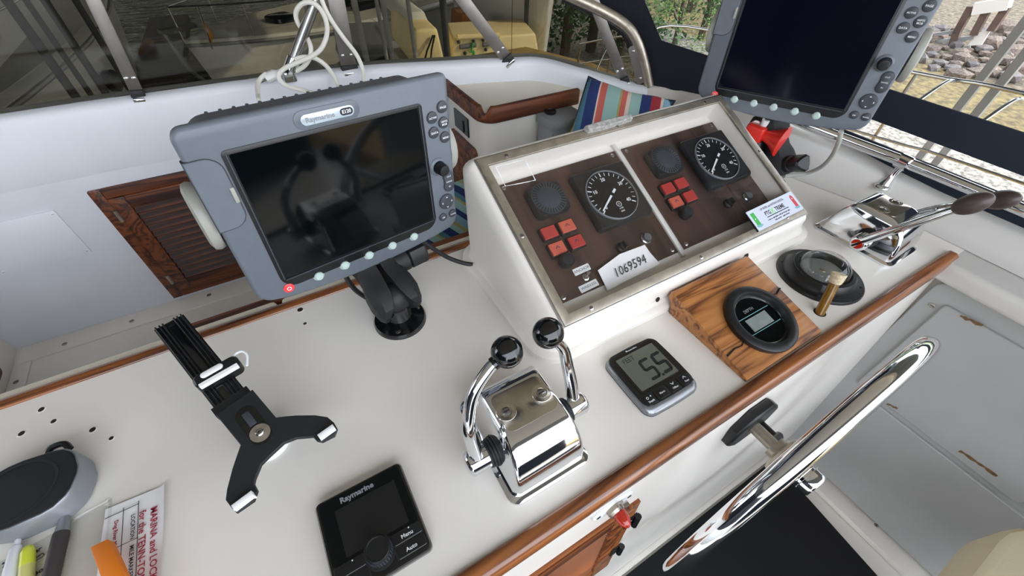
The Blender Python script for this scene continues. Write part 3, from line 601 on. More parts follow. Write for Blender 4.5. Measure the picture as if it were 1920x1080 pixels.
o2 = [(x * .94, y * .9 + 4) for x, y in o1]
obj('gasket', MB().prism(o1, [(0, 0), (2, 0)]), 'rubber', t); obj('rim', MB().rings([[(x, y, 2) for x, y in o1], [(x, y, 5) for x, y in o1], [(x * .985, y * .985 + .5, 9) for x, y in o1], [(x, y, 13) for x, y in o2]]), 'i50_rim', t, sharp=60)
obj('face', MB().rings([[(x, y, 11) for x, y in o2], [(x, y, 14) for x, y in o2], [(x * .98, y * .98, 15) for x, y in o2]]), 'satin_black', t)
obj('lcd_bezel', MB().prism(rrect(86, 72, 4), [(14.8, 0), (15.5, 0)]), 'gloss_black', t, TR(0, 13, 0)); lc = obj('lcd', MB().prism(rrect(78, 64, 2), [(15.4, 0), (15.9, 0)]), 'lcd', t, TR(0, 12, 0))
text('Raymarine', 5.4, t, 'print_white', TR(0, 49.5, 15.2), bold=.2); text('FEET', 12, lc, 'lcd_ink', TR(-19, 23, 16), sx=.95)
def seg5(x, y, w, h, q):
    mb = MB(); b = q / 2; sl = .1
    def bar(x0, y0, x1, y1):
        d = V((x1 - x0, y1 - y0)).normalized(); n = V((-d.y, d.x)) * b; a, e = V((x0, y0)) + d * b * .6, V((x1, y1)) - d * b * .6
        p = [a - d * b, a + n, e + n, e + d * b, e - n, a - n]; mb.prism([(u + v * sl, v) for u, v in p], [(0, 0), (.25, 0)])
    bar(-w / 2, h / 2, w / 2, h / 2); bar(-w / 2, h / 2, -w / 2, 0); bar(-w / 2, 0, w / 2, 0); bar(w / 2, 0, w / 2, -h / 2); bar(-w / 2, -h / 2, w / 2, -h / 2)
    return obj('digit', mb, 'lcd_ink', lc, TR(x, y, 15.95))
seg5(0, -6, 17, 35, 5); seg5(26, -6, 17, 35, 5.5); obj('point', MB().box((12, -25, 16.1), (4, 4, .3)), 'lcd_ink', lc)
for i, (x, lab) in enumerate(((-37, 'Depth'), (-12.5, 'Alarm'), (12.5, 'Offset'), (37, 'Rate'))):
    kk = obj('key', MB().prism(rrect(22.5, 17, 3), [(14.5, 0), (15.6, 0), (16, .6)]), 'satin_black', t, TR(x, -36, 0)); text(lab, 4.4, kk, 'print_white', TR(0, -3.5 if i != 1 else 0, 16.1), bold=.05)
    if i > 1: obj('arrow', MB().prism([(-3, -1.2), (0, 2), (3, -1.2), (3, .2), (0, 3.4), (-3, .2)], [(16, 0), (16.2, 0)]), 'print_white', kk, TR(0, 2.5, 0) @ (RZ(0) if i == 3 else RZ(180) @ TR(0, -2.5, 0)))
    if i == 0: obj('power_mark', MB().lathe([(2.2, 16), (2.2, 16.2), (1.5, 16.2), (1.5, 16)], 14), 'print_white', kk, TR(-3, 3, 0)); obj('lamp_mark', MB().lathe([(1.2, 16), (1.2, 16.2)], 10), 'print_white', kk, TR(4, 4, 0))
    if i in (0, 2): obj('key_groove', MB().prism(rrect(3, 17, 1.4), [(14.5, 0), (16.5, 0)]), 'gloss_black', t, TR(x + 12.4, -36, 0))
# ================================================================ twin lever engine controls
def control(M, label, levers, knob, cap):
    t = T('engine_control', label, 'engine control', M, 'twin lever engine controls')
    R = []
    for z, hw, y0, y1, r in ((0, 64, -4, 166, 15), (5, 64, -4, 166, 15), (7, 61, -1, 163, 14), (8.5, 58, 3, 159, 12), (26, 55.5, 4, 152, 9), (46, 52.5, 8, 146, 7), (62, 50, 15, 139, 7), (74, 47.5, 25, 132, 7), (82, 45, 36, 125, 7), (86.5, 42.5, 46, 118, 7), (88, 39, 54, 110, 8)):
        R.append([(x, y, z) for x, y in rrect(2 * hw, y1 - y0, r, 4, 0, (y0 + y1) / 2)])
    obj('housing', MB().rings(R), 'chrome', t, sharp=48)
    obj('top_plate', MB().prism(rrect(76, 56, 10, 4, 0, 80), [(87.6, 0), (88.4, 0), (88.8, 1)]), 'chrome_worn', t)
    for x in (-27, 27): obj('screw_boss', MB().lathe([(14, 88), (13, 89), (8, 89.4), (8, 88.8)], 20), 'chrome_worn', t, TR(x, 80, 0)); screw(t, (x, 80, 89), 6.5, m='steel')
    for s_, pts in zip((-1, 1), levers):
        X_ = lambda a, b, r0, r1: MB().tube([(s_ * a, 64, 34), (s_ * b, 64, 34)], [r0, r1], 20)
        bo = MB()
        for k in range(4): bo.lathe([(21 - k, 0), (22 - k, 2), (21 - k, 4)], 20, TR(s_ * (50 + k * 4), 64, 34) @ RY(90 * s_))
        obj('boot', bo, 'rubber', t)
        hb = obj('hub', MB().tube([(s_ * x, 64, 34) for x in (60, 62, 90, 94, 96)], [14, 17, 17, 15, 11], 20), 'chrome', t, sharp=40)
        if cap: obj('hub_emblem', MB().tube([(s_ * 96, 64, 34), (s_ * 97, 64, 34)], [10.6, 10.2], 20), 'bulb_red', hb)
        else: obj('set_screw', MB().ball((s_ * 80, 50.5, 31), 3, 10, 6), 'satin_black', hb)
        P = crv(pts, 8); n = len(P); lv_ = obj('lever', MB().tube(P, [10 - 3.6 * i / n for i in range(n)], 14), 'chrome', t, sharp=60)
        e = P[-1]; d = (P[-1] - P[-3]).normalized()
        if knob == 'ball': obj('knob', MB().ball(e + d * 10, 19.5, 28, 18).tube([e - d * 12, e], 8.5, 14), 'gloss_black', lv_, sharp=60)
        else: obj('knob', MB().ball((0, 0, 0), (17.5, 17.5, 28), 24, 16, frame(e + d * 14, d.orthogonal(), d.cross(d.orthogonal()))), 'knob_brown', lv_, sharp=60)
    return t
control(TR(-176, 0, 0), 'chrome twin lever engine control with black ball knobs on upright levers',
        [[(-79, 62, 34), (-81, 70, 70), (-81, 76, 112), (-66, 90, 150), (-40, 98, 174), (-24, 100, 182)], [(79, 66, 34), (79, 80, 70), (77, 92, 100), (70, 98, 136), (55, 100, 164), (47, 100, 178)]], 'ball', False)
control(TR(742, 8, 0) @ RZ(1), 'chrome twin lever engine control with brown oval knobs beside the grab rail',
        [[(-88, 70, 26), (-87, 48, 62), (-83, 16, 112), (-78, -14, 158), (-76, -24, 173)], [(84, 64, 30), (76, 36, 72), (58, 4, 112), (42, -28, 146), (36, -40, 158)]], 'oval', True)
# ================================================================ wooden wedge with round depth gauge
t = T('gauge_block', 'oak wedge block carrying a round black depth gauge', 'wooden block', TR(290, 60, 0)); Mi = TR(-290, -60, 0)
W_ = [(-28, 0), (-28, 7), (150, 48), (156, 44), (157, 30), (149, 24), (146, 16), (143, 0)]
obj('wedge', MB().rings([[(x, y, z) for y, z in W_] for x in (184, 389)]), 'oak', t, Mi, bev=1.6)
sl_a = math.atan2(41, 178); Gm = Mi @ frame((292, 40, 23.4), (1, 0, 0), (0, 178, 41))
obj('crack', MB().tube([(-108, 18, .1), (-86, 22, .2), (-70, 20, .3), (-52, 27, .2)], [1.6, 1.3, 1, .5], 6), 'hole', t, Gm @ TR(0, -42, 0)); obj('crack', MB().tube([(96, 30, .1), (80, 24, .2), (66, 26, .2)], [1.6, 1.2, .6], 6), 'hole', t, Gm)
gg = obj('gauge_rim', MB().lathe([(57, 0), (58, 3), (57.5, 8), (55, 10), (47, 11), (44, 10), (42, 6), (41, 1)], 48), 'satin_black', t, Gm @ Matrix.Diagonal((1.14, 1.14, 1.14, 1)))
obj('gauge_face', MB().lathe([(42, 0), (42, 1.5), (.3, 1.5)], 40), 'screen', gg); obj('chrome_ring', MB().lathe([(41.8, 1.5), (41.8, 3), (40, 3.4), (39.6, 1.5)], 48), 'steel', gg)
obj('gauge_lcd', MB().box((-2, -2, 1.8), (46, 21, .8)), 'lcd_small', gg); text('DEPTH', 7, gg, 'print_grey', TR(-4, 20, 1.7), bold=.1)
for y in (12.5, -15): obj('gauge_line', MB().box((-1, y, 1.7), (70, .9, .4)), 'teal', gg)
# ================================================================ compass
t = T('compass', 'black flush-mounted compass with a clear plastic dome', 'compass', TR(529, 63, 0))
obj('flange', MB().lathe([(81, 0), (81, 3), (79, 6), (66, 7.5), (62, 9), (60, 18), (56, 23), (50, 24), (47, 20), (46, 9), (.3, 9)], 56), 'satin_black', t, sharp=40)
obj('hood', MB().rings([[((r) * math.cos(a), (r) * math.sin(a), z) for r, z in ((47, 22), (60, 22), (68, 16), (72, 8), (72, 5), (47, 5))] for a in [math.radians(100 + k * 12) for k in range(10)]]), 'satin_black', t, sharp=50)
obj('card', MB().lathe([(40, 9), (42, 14), (38, 16), (20, 17), (.3, 17)], 36), 'box_grey', t); obj('card_pin', MB().lathe([(6, 17), (5, 19), (.3, 20)], 14), 'steel_dull', t)
obj('dome', MB().lathe([(47, 20), (46, 27), (43, 34), (37, 41), (28, 47), (17, 51), (7, 53), (.3, 53.4)], 44), 'dome', t, sharp=80)
for a in range(4): screw(t, (0, 0, 0), 4, TR(72 * math.cos(.5 + a * 1.571), 72 * math.sin(.5 + a * 1.571), 6.5), 'satin_black')
# corked tube in the dash
b0, b1 = Zp(1537, 586, 0), Zp(1566, 529, 58); d = (b1 - b0).normalized()
t = T('corked_tube', 'short amber tube with a cork stopper standing in a dash hole by the compass', 'tube', TR(*b0)); Mi = TR(*(-b0))
obj('tube', MB().tube([b0 - d * 8, b0.lerp(b1, .5), b1], 8.5, 18), 'tube_brown', t, Mi); obj('cork', MB().tube([b1 - d * 2, b1, b1 + d * 16, b1 + d * 17], [9.5, 10.5, 12.5, 11.5], 18), 'cork', t, Mi)
obj('hole_rim', MB().lathe([(11, 0), (11, .6), (9, .7)], 18), 'hole', t)
# ================================================================ steering wheel
wc = V((239, -150, -136)); RW = 277
t = T('steering_wheel', 'polished stainless steering wheel seen edge-on at the dash', 'steering wheel', TR(239, -52, -136))
Wm = TR(0, -98, 0) @ RX(90) @ RX(-1.5) @ RY(1.2)
obj('rim', MB().rings([[((RW + 14 * math.cos(b)) * math.cos(a), (RW + 14 * math.cos(b)) * math.sin(a), 14 * math.sin(b)) for b in [2 * pi * j / 18 for j in range(18)]] for a in [2 * pi * i / 96 for i in range(97)]], caps=False), 'chrome', t, Wm, sharp=80)
for a in (25, 145, 265):
    c, s_ = math.cos(math.radians(a)), math.sin(math.radians(a)); obj('spoke', MB().tube([(34 * c, 34 * s_, 0), (RW * c, RW * s_, 0)], [9, 7], 12), 'chrome', t, Wm)
obj('hub', MB().lathe([(20, -28), (36, -24), (40, -8), (40, 10), (34, 14), (26, 16)], 32), 'steel_dull', t, Wm, sharp=40)
obj('hub_cap', MB().lathe([(23, 14), (25, 16), (25, 20), (23, 21), (23, 25), (25, 26), (25, 40), (22, 44), (.3, 46)], 32), 'chrome', t, Wm, sharp=40)
obj('shaft', MB().tube([(0, -2, 0), (0, -86, 0)], 12, 18), 'steel_dull', t); obj('collar', MB().tube([(0, -60, 0), (0, -80, 0)], 20, 20), 'steel_dull', t)
pp = [(62 * math.cos(2 * pi * (k + .5) / 8), 62 * math.sin(2 * pi * (k + .5) / 8)) for k in range(8)]
obj('backing_plate', MB().prism(pp, [(0, 3), (3, 0), (16, 0), (20, 4)]), 'satin_black', t, RX(90), bev=1)
obj('brake_knob', MB().tube([(34, -18, -22), (34, -46, -22)], 8, 14).tube([(18, -52, -14), (50, -52, -30)], 8, 12), 'satin_black', t)
# ================================================================ instrument pod
TI = .4523; PW, PH = 663., 346.; PK = .935
Bz = frame((-51.7, 163.1, 80.1), (1, 0, 0), (0, math.cos(TI), math.sin(TI))) @ Matrix.Diagonal((PK, PK, PK, 1))          # bezel frame: origin at its lower left corner
pod = T('instrument_pod', 'white moulded instrument pod with a metal-framed clear lid over brown gauge panels', 'instrument pod', TR(279, 322, 0)); PM = TR(-279, -322, 0); PB = PM @ Bz
def onbz(out, n, r, k=5): return [Bz @ V((x, y, n)) for x, y in rrect(PW + 2 * out, PH + 2 * out, r, k, PW / 2, PH / 2)]
base = lambda o, z, r: [V((x, y, z)) for x, y in rrect(742 - 2 * o, 348 - 2 * o, r, 5, 279, 322)]
R = [base(0, 0, 52), base(0, 10, 52), base(3, 13, 50), base(12, 15, 42), base(16, 22, 40)]
mid = onbz(24, -26, 34); mid = [V((p.x, max(p.y, 160), max(p.z, 30))) for p in mid]
R += [mid, onbz(14, -8, 24), onbz(6, -1, 14), onbz(0, 0, 6), onbz(-14, 0, 4), onbz(-22, -40, 6)]
obj('housing', MB().rings(R), 'gelcoat', pod, PM, sharp=38)
def ringf(x0, y0, x1, y1, t, z0, z1):
    a = [(x0, y0), (x1, y0), (x1, y1), (x0, y1)]; b = [(x0 + t, y0 + t), (x1 - t, y0 + t), (x1 - t, y1 - t), (x0 + t, y1 - t)]; vs = [(x, y, z0) for x, y in a] + [(x, y, z1) for x, y in a] + [(x, y, z1) for x, y in b] + [(x, y, z0) for x, y in b]
    fs = []
    for k in range(4):
        for i in range(4): j = (i + 1) % 4; m = (k + 1) % 4; fs.append((k * 4 + i, k * 4 + j, m * 4 + j, m * 4 + i))
    return MB().add(vs, fs)
obj('lid_frame', ringf(0, 0, PW, PH, 17, -1, 5), 'steel_dull', pod, PB, bev=1); obj('lid_edge', ringf(-3, -3, PW + 3, PH + 3, 5, -3, 3.5), 'steel', pod, PB, bev=1)
obj('clear_lid', MB().box((PW / 2, PH / 2, 2), (PW - 26, PH - 26, 2.5)), 'acrylic', pod, PB)
for x, y in ((60, 9), (330, 9), (600, 9), (60, PH - 9), (330, PH - 9), (600, PH - 9), (9, 175), (PW - 9, 175)): screw(pod, (x, y, 5), 4.2, PB)
dp = -37
obj('divider', MB().box((333, 175, dp - 1), (9, 290, 10)), 'bezel_white', pod, PB, bev=1)
tick = MB().box((0, 0, 0), (1.2, 7, .3)); tickb = MB().box((0, 0, 0), (2.2, 9, .3))
for q, x0 in enumerate((0, 312)):
    pn = obj('gauge_panel', MB().box((181 + x0, 174, dp - 1.5), (292, 262, 5)), 'panel_brown', pod, PB)
    for x, y in ((44, 52), (316, 52), (44, 296), (316, 296)): screw(pn, (x + x0, y, dp + 1), 4.5)
    P_ = PB @ TR(x0, 0, dp)
    hn = obj('buzzer', MB().prism(rrect(80, 70, 12, 4, 113, 241), [(0, 0), (10, 1), (15, 4)]), 'rubber', pod, P_, sharp=40)
    obj('buzzer_cap', MB().lathe([(36, 14), (36, 16), (24, 17), (22, 18), (.3, 18)], 30), 'button', hn, TR(113, 241, 0))
    sl = None
    for i in range(32):
        Mi = TR(113, 241, 16.6) @ RZ(i * 11.25) @ TR(29, 0, 0)
        if not sl: sl = obj('grille_slot', MB().box((0, 0, 0), (10, 2, 1)), 'hole', hn, Mi)
        else: c = sl.copy(); col.objects.link(c); c.parent = hn; c.matrix_local = mscale(Mi)
    tc_ = obj('tachometer', MB().prism(rrect(138, 134, 7, 4, 249, 206), [(0, 0), (12, 0), (17, 4)]), 'rubber', pod, P_, sharp=40); C_ = TR(244, 203, 0)
    obj('dial', MB().lathe([(57, 16.5), (57, 18.5), (.3, 18.5)], 44), 'satin_black', tc_, C_); obj('dial_ring', MB().lathe([(57.5, 17), (57.5, 21), (56, 21.5), (55.6, 18.5)], 48), 'print_grey', tc_, C_)
    for i in range(21):
        a = 218 - i * 12.7; obj('tick', tickb if i % 5 == 0 else tick, 'print_white', tc_, C_ @ RZ(a - 90) @ TR(0, 49, 18.8))
    for i in range(5): a = math.radians(218 - i * 63.5); text(str(i * 10), 11, tc_, 'print_white', C_ @ TR(37 * math.cos(a), 37 * math.sin(a), 18.8), bold=.15)
    obj('needle', MB().prism([(-2.6, -16), (2.6, -16), (1.3, 49), (-1.3, 49)], [(19.5, 0), (20.3, 0)]), 'print_white', tc_, C_ @ RZ(214 - 90)); obj('needle_hub', MB().lathe([(4, 18.6), (4, 21), (.3, 21.5)], 14), 'satin_black', tc_, C_)
    obj('maker_mark', MB().lathe([(6, 18.6), (6, 18.9), (5, 18.9), (5, 18.6)], 20), 'print_white', tc_, C_ @ TR(3, -24, 0)); text('A', 6, tc_, 'print_white', C_ @ TR(3, -24, 18.8))
    text('x100', 5, tc_, 'print_white', C_ @ TR(3, -34, 18.8)); text('RPM', 5, tc_, 'print_white', C_ @ TR(3, -41, 18.8))
    for (x, y, m) in ((80, 176, 'lamp_red'), (121, 176, 'lamp_orange'), (79, 141, 'lamp_orange'), (122, 140, 'lamp_red')) if not q else ((79, 178, 'lamp_red'), (119, 179, 'lamp_red'), (77, 143, 'lamp_orange'), (119, 144, 'lamp_red')):
        lb = obj('warning_lamp', MB().prism(rrect(36, 29, 2, 2, x, y), [(0, 0), (5, 0), (6, 1)]), 'satin_black', pod, P_); obj('lens', MB().prism(rrect(31, 24, 1.5, 2, x, y), [(5, 0), (10, 0), (11, 1)]), m, lb)
        if m == 'lamp_orange' or not q and x > 100: obj('lens_symbol', MB().prism([(x - 5, y - 1), (x, y + 5), (x + 5, y - 1), (x + 3, y - 1), (x, y + 3), (x - 3, y - 1)], [(11, 0), (11.3, 0)]), 'print_dark', lb)
    obj('start_knob', MB().lathe([(13, 0), (14, 4), (14, 16), (11, 20), (.3, 21)], 24), 'rubber', pod, P_ @ TR(82, 112, 0), sharp=40)
    obj('key_switch', MB().lathe([(11, 0), (11, 6), (8, 9), (8, 14), (.3, 15)], 20).box((0, 0, 18), (4, 14, 10)), 'rubber', pod, P_ @ TR(209, 97, 0), sharp=40)
    pb_ = obj('push_button', MB().lathe([(12, 0), (12, 5), (10, 7), (8.5, 6)], 24), 'steel', pod, P_ @ TR(272, 95, 0), sharp=40); obj('button_cap', MB().lathe([(8.3, 4), (8.3, 12), (.3, 13)], 20), 'box_dark', pb_)
P_ = PB @ TR(0, 0, dp + 1)
for s_, x, y, w_, a in (('ANCHOR', 106, 87, 37, 1), ('WINDLESS', 102, 53, 42, 2)):
    lb = obj('name_label', MB().prism(rrect(w_, 13.5, .8, 1), [(0, 0), (.8, 0)]), 'white_plastic', pod, P_ @ TR(x, y, 0) @ RZ(a)); text(s_, 8.2 if len(s_) < 7 else 7.4, lb, 'print_dark', TR(0, 0, .9))
tg = obj('toggle_switch', MB().lathe([(7, 0), (7, 3), (4.5, 4), (4.5, 7)], 14), 'steel', pod, P_ @ TR(104, 70, 0)); obj('toggle_lever', MB().tube([(0, 0, 5), (6, 5, 16)], [2, 3], 10), 'chrome', tg)
nt_ = obj('paper_note', MB().add([Bz.inverted() @ Bz @ V(p) for p in ((131, 30, dp + 4), (266, 36, dp + 7), (258, 62, dp + 9), (254, 82, dp + 12), (190, 84, dp + 12), (131, 72, dp + 9))], [(0, 1, 2, 3, 4, 5)]), 'paper', pod, PB)
text('1069594', 25, nt_, 'print_dark', TR(198, 54, dp + 10.5) @ RZ(2.5) @ RX(7), shear=.2, sx=.95)
obj('foam_strip', MB().prism([(252, 338), (300, 336), (372, 339), (374, 352), (300, 354), (250, 352)], [(4, 0), (14, 1), (16, 3)]), 'foam_tape', pod, PB)
tp = MB()
for a, b in (((28, 278), (30, 322)), ((30, 322), (92, 320)), ((92, 320), (90, 272)), ((90, 272), (28, 278))):
    n_ = 8; a, b = V(a), V(b); d = (b - a).normalized(); nn = V((-d.y, d.x))
    L_ = [a.lerp(b, i / n_) for i in range(n_ + 1)]; u = [p + nn * random.uniform(.3, 1.4) for p in L_]; l = [p - nn * random.uniform(.3, 1.2) for p in L_]
    tp.add([(p.x, p.y, 3.6) for p in u + l], [(i, i + 1, n_ + 2 + i, n_ + 1 + i) for i in range(n_)])
obj('tape_residue', tp, 'print_white', pod, PB)
obj('vent_slot', MB().lathe([(5, 0), (5, .6)], 14), 'hole', pod, PM @ TR(160, 160, 34) @ RX(72)); obj('vent_slot', MB().lathe([(7, 0), (7, .6)], 14), 'hole', pod, PM @ TR(404, 160, 34) @ RX(72))
# advert card resting on the pod lid
cM = Bz @ TR(576, 33, 5) @ RZ(1.5)
t = T('advert_card', 'small pale advert card with green and red channel markers lying on the pod lid', 'card', cM)
obj('card', MB().prism(rrect(157, 48, 1.5, 2), [(0, 0), (3.5, 0)]), 'card', t); Z_ = 3.6
obj('card_core', MB().box((-79, 0, 1.5), (2, 48, 3.2)), 'satin_black', t)
text('UP RIVER and INTRACOASTAL', 7.4, t, 'print_dark', TR(2, 15.5, Z_), sx=.82, bold=.05); text('PTG', 13, t, 'print_dark', TR(-24, 2.5, Z_), bold=.35, sx=.8); text('X', 19, t, 'light_green', TR(-8, 2, Z_), bold=.5, sx=.8); text('TREME', 13, t, 'print_dark', TR(17, 2.5, Z_), bold=.35, sx=.8)
obj('underline', MB().box((4, -5.5, Z_), (74, 1.8, .3)), 'print_dark', t)
for y, x0, x1 in ((-12, -36, 40), (-18, -18, 4), (-18, 10, 32)):
    mb = MB(); x = x0
    while x < x1: w_ = random.uniform(1.4, 3.2); mb.box((x, y + random.uniform(-.4, .4), Z_), (w_ * .7, random.uniform(1.2, 3.4), .25)); x += w_
    obj('small_print', mb, 'print_dark', t)
obj('green_marker', MB().prism([(-72, 17), (-60, 17), (-60, -14), (-72, -14)], [(Z_ - .2, 0), (Z_, 0)]), 'green', t); obj('water_mark', MB().prism([(-76, -13), (-66, -12), (-55, -14), (-62, -18), (-72, -17)], [(Z_ - .1, 0), (Z_ + .1, 0)]), 'teal', t)
obj('red_marker', MB().prism([(62, 12), (67, 18), (72, 12), (72, -14), (62, -14)], [(Z_ - .2, 0), (Z_, 0)]), 'card_red', t); obj('water_mark', MB().prism([(55, -13), (66, -12), (76, -14), (70, -18), (60, -17)], [(Z_ - .1, 0), (Z_ + .1, 0)]), 'teal', t)
for x, y in ((-66, 2), (67, 8)): obj('marker_light', MB().lathe([(1.6, Z_), (1.6, Z_ + .2)], 8), 'print_white', t, TR(x, y, 0))
# ================================================================ air horn, rail and cable to starboard
ha, hb_ = Xp(1408, 243, 700), Xp(1467, 266, 716); hd_ = (hb_ - ha).normalized(); hc = ha.lerp(hb_, .38)
t = T('air_horn', 'red plastic air horn on a black can behind the instrument pod', 'air horn', TR(hc.x, hc.y, 0)); Mi = TR(-hc.x, -hc.y, 0)
L_ = (hb_ - ha).length
obj('bell', MB().tube([ha.lerp(hb_, k) for k in (.36, .5, .68, .85, .97, 1, .995, .9)], [12, 14, 19, 27, 35, 36, 34, 22], 24), 'horn_red', t, Mi, sharp=60)
hw_ = frame(ha.lerp(hb_, .18), hd_, (0, 0, 1)); obj('head', MB().box((0, 0, 0), (46, 40, 40)), 'horn_red', t, Mi @ hw_, bev=7, seg=3)
obj('nozzle', MB().tube([ha.lerp(hb_, .3) + V((0, 0, 18)), ha.lerp(hb_, .3) + V((0, 0, 34))], 9, 14), 'white_plastic', t, Mi)
obj('can', MB().lathe([(24, 0), (22, 4), (22, hc.z - 46), (18, hc.z - 32), (12, hc.z - 16)], 24), 'satin_black', t, Mi @ TR(hc.x, hc.y, 0), sharp=50)
t = T('grab_rail', 'long polished grab rail running along the starboard coaming', 'rail', TR(955, 150, 52)); Mi = TR(-955, -150, -52)
rp = crv([(760, 560, 190), (815, 482, 150), (866, 398, 122), (920, 285, 105), (953, 150, 97), (960, 0, 95), (960, -500, 95), (960, -1400, 95)], 6)
obj('tube', MB().tube(rp, 12.5, 16), 'chrome', t, Mi, sharp=60)
for q in (1690, 300), :
    p = V((950, 165, 97)); f_ = V((938, 168, 38))
    obj('stanchion', MB().tube([p + V((2, 0, -10)), p.lerp(f_, .35), p.lerp(f_, .7), f_], [12, 8, 9, 15], 14), 'chrome', t, Mi); obj('clamp', MB().tube([p + V((-2, -14, 0)), p + V((4, 14, -1))], 17, 18), 'chrome', t, Mi)
    obj('foot', MB().ball(f_ + V((-4, 0, -3)), (22, 18, 7), 18, 8), 'chrome', t, Mi)
obj('stanchion', MB().tube([(960, -420, 90), (952, -420, 50)], [8, 12], 12), 'chrome', t, Mi)
t = T('white_cable', 'white cable curving down from the sideways chart plotter to the dash', 'cable', TR(760, 250, 0)); Mi = TR(-760, -250, 0)
obj('lead', MB().tube(crv([Zp(1577, 246, 205), Zp(1572, 268, 165), Zp(1560, 292, 110), Zp(1540, 313, 50), Zp(1512, 325, 12), Zp(1482, 329, 5), Zp(1470, 330, 5)], 6), 5, 10), 'cord_grey', t, Mi)
# ================================================================ tablet holder
h1, h2_, h3 = Zp(310, 598, 108), Zp(625, 812, 55), Zp(455, 950, 55)
un = (h1 - h2_).cross(h3 - h2_).normalized(); un = un if un.z > 0 else -un
hv = (h1 - (h2_ + h3) / 2); hv = (hv - un * hv.dot(un)).normalized(); hx = hv.cross(un); ho = Pp(488, 812, h1, un)
HM = frame(ho, hx, hv)
foot = V((ho.x, ho.y, 0))
t = T('tablet_holder', 'black Y-shaped tablet holder with white tipped claws standing on the dash', 'tablet holder', TR(*foot)); HL = TR(*(-foot)) @ HM; HI = HM.inverted()
h2d = lambda pts: [tuple((HI @ Pp(x, y, h1, un)).xy) for x, y in pts]
plate = h2d([(404.6, 777.7), (473, 730), (517, 782.4), (536, 780), (555, 778.5), (590, 778), (613.7, 781.6), (626, 792), (632.4, 803), (627, 816.6), (604, 828.2), (593.5, 826.3), (586.5, 818.5), (555, 821.2), (532, 830.2), (505, 855), (489, 871), (477.7, 898), (476, 907), (482.4, 919.6), (475.7, 939), (442.7, 961.6), (434, 952.6), (422.5, 937), (425, 917.6), (435, 879), (450.5, 834)])
obj('claw_plate', MB().prism(plate, [(-8, 1), (-6, 0), (-1, 0), (0, 1)]), 'matt_black', t, HL, sharp=40)
def bar2(a, b, w0, z0, z1, m, nm, inset=1): 
    a, b = h2d([a, b]); a, b = V(a), V(b); d = (b - a).normalized(); n = V((-d.y, d.x)) * w0 / 2; return obj(nm, MB().prism([tuple(p) for p in (a - n, b - n, b + n, a + n)], [(z0, 0), (z1 - .6, 0), (z1, inset)]), m, t, HL)
bar2((311, 598), (440, 760), 40, -14, -8, 'satin_black', 'stem')
for o_ in (-17, -12, -7.5, 7.5, 12, 17):
    a, b = [V(p) for p in h2d([(311, 598), (432, 750)])]; d = (b - a).normalized(); n = V((-d.y, d.x)); w_ = 2.2
    obj('stem_rib', MB().prism([tuple(p) for p in (a + n * (o_ - w_ / 2), b + n * (o_ - w_ / 2), b + n * (o_ + w_ / 2), a + n * (o_ + w_ / 2))], [(-9, 0), (-5, 0), (-4.4, .5)]), 'satin_black', t, HL)
bar2((318, 607), (425, 742), 9, -9, -5, 'gloss_black', 'stem_rack')
bar2((427, 743), (438, 757), 47, -14, -3, 'satin_black', 'stem_guide')
a, b = [V(p) for p in h2d([(372, 722), (446, 680)])]; cm = (a + b) / 2; d = (b - a); w_ = d.length + 6; ang = math.degrees(math.atan2(d.y, d.x))
Ms = HL @ TR(cm.x, cm.y, 0) @ RZ(ang)
cl_ = obj('top_clamp', MB().prism(rrect(w_, 22, 8, 4), [(-12, 0), (6, 0), (9, 3)]), 'satin_black', t, Ms); obj('clamp_button', MB().prism(rrect(28, 9, 4.4, 5), [(8, 0), (10, 0), (10.6, 1)]), 'white_plastic', cl_, TR(-4, 3, 0))
obj('grip_strip', MB().prism(rrect(w_ - 8, 6, 1, 2), [(4, 0), (10, 0), (10.5, .5)]), 'white_plastic', cl_, TR(0, -9, 0))
obj('release_loop', MB().tube(crv([(w_ / 2 - 8, 4, 0), (w_ / 2 - 2, 14, 0), (w_ / 2 + 8, 14, 0), (w_ / 2 + 11, 4, 0), (w_ / 2 + 4, -12, 0)], 5), 1.8, 8), 'white_plastic', cl_)
for a, b in (((600, 823), (628, 803)), ((441, 955), (478, 927))):
    bar2(a, b, 7, -4, 9, 'white_plastic', 'claw_tip')
sp = [V(p) for p in h2d([(462, 778), (489, 815)])]; d = sp[1] - sp[0]; ang = math.degrees(math.atan2(d.y, d.x)); cm = (sp[0] + sp[1]) / 2
obj('slot', MB().prism(rrect(d.length + 26, 25, 12, 6), [(-.5, 0), (.5, 0)]), 'gloss_black', t, HL @ TR(cm.x, cm.y, 0) @ RZ(ang)); obj('slider', MB().box((-10, 0, 1), (22, 9, 3)), 'button', t, HL @ TR(cm.x, cm.y, 0) @ RZ(ang), bev=1)
obj('washer', MB().lathe([(12, 0), (12, 1.6), (4.8, 1.6)], 26), 'steel_dull', t, HL); obj('bolt', MB().lathe([(5, 1), (5, 3), (3.6, 4.4), (2, 4.4), (1.8, 3)], 18), 'steel', t, HL)
obj('suction_base', MB().lathe([(30, 0), (30, 4), (27, 10), (20, 20), (16, 30)], 32), 'white_plastic', t, TR(-11, 27, 0)); obj('neck', MB().tube([V((-11, 27, 26)), HM.translation - foot + un * -10], [13, 12], 16), 'satin_black', t)
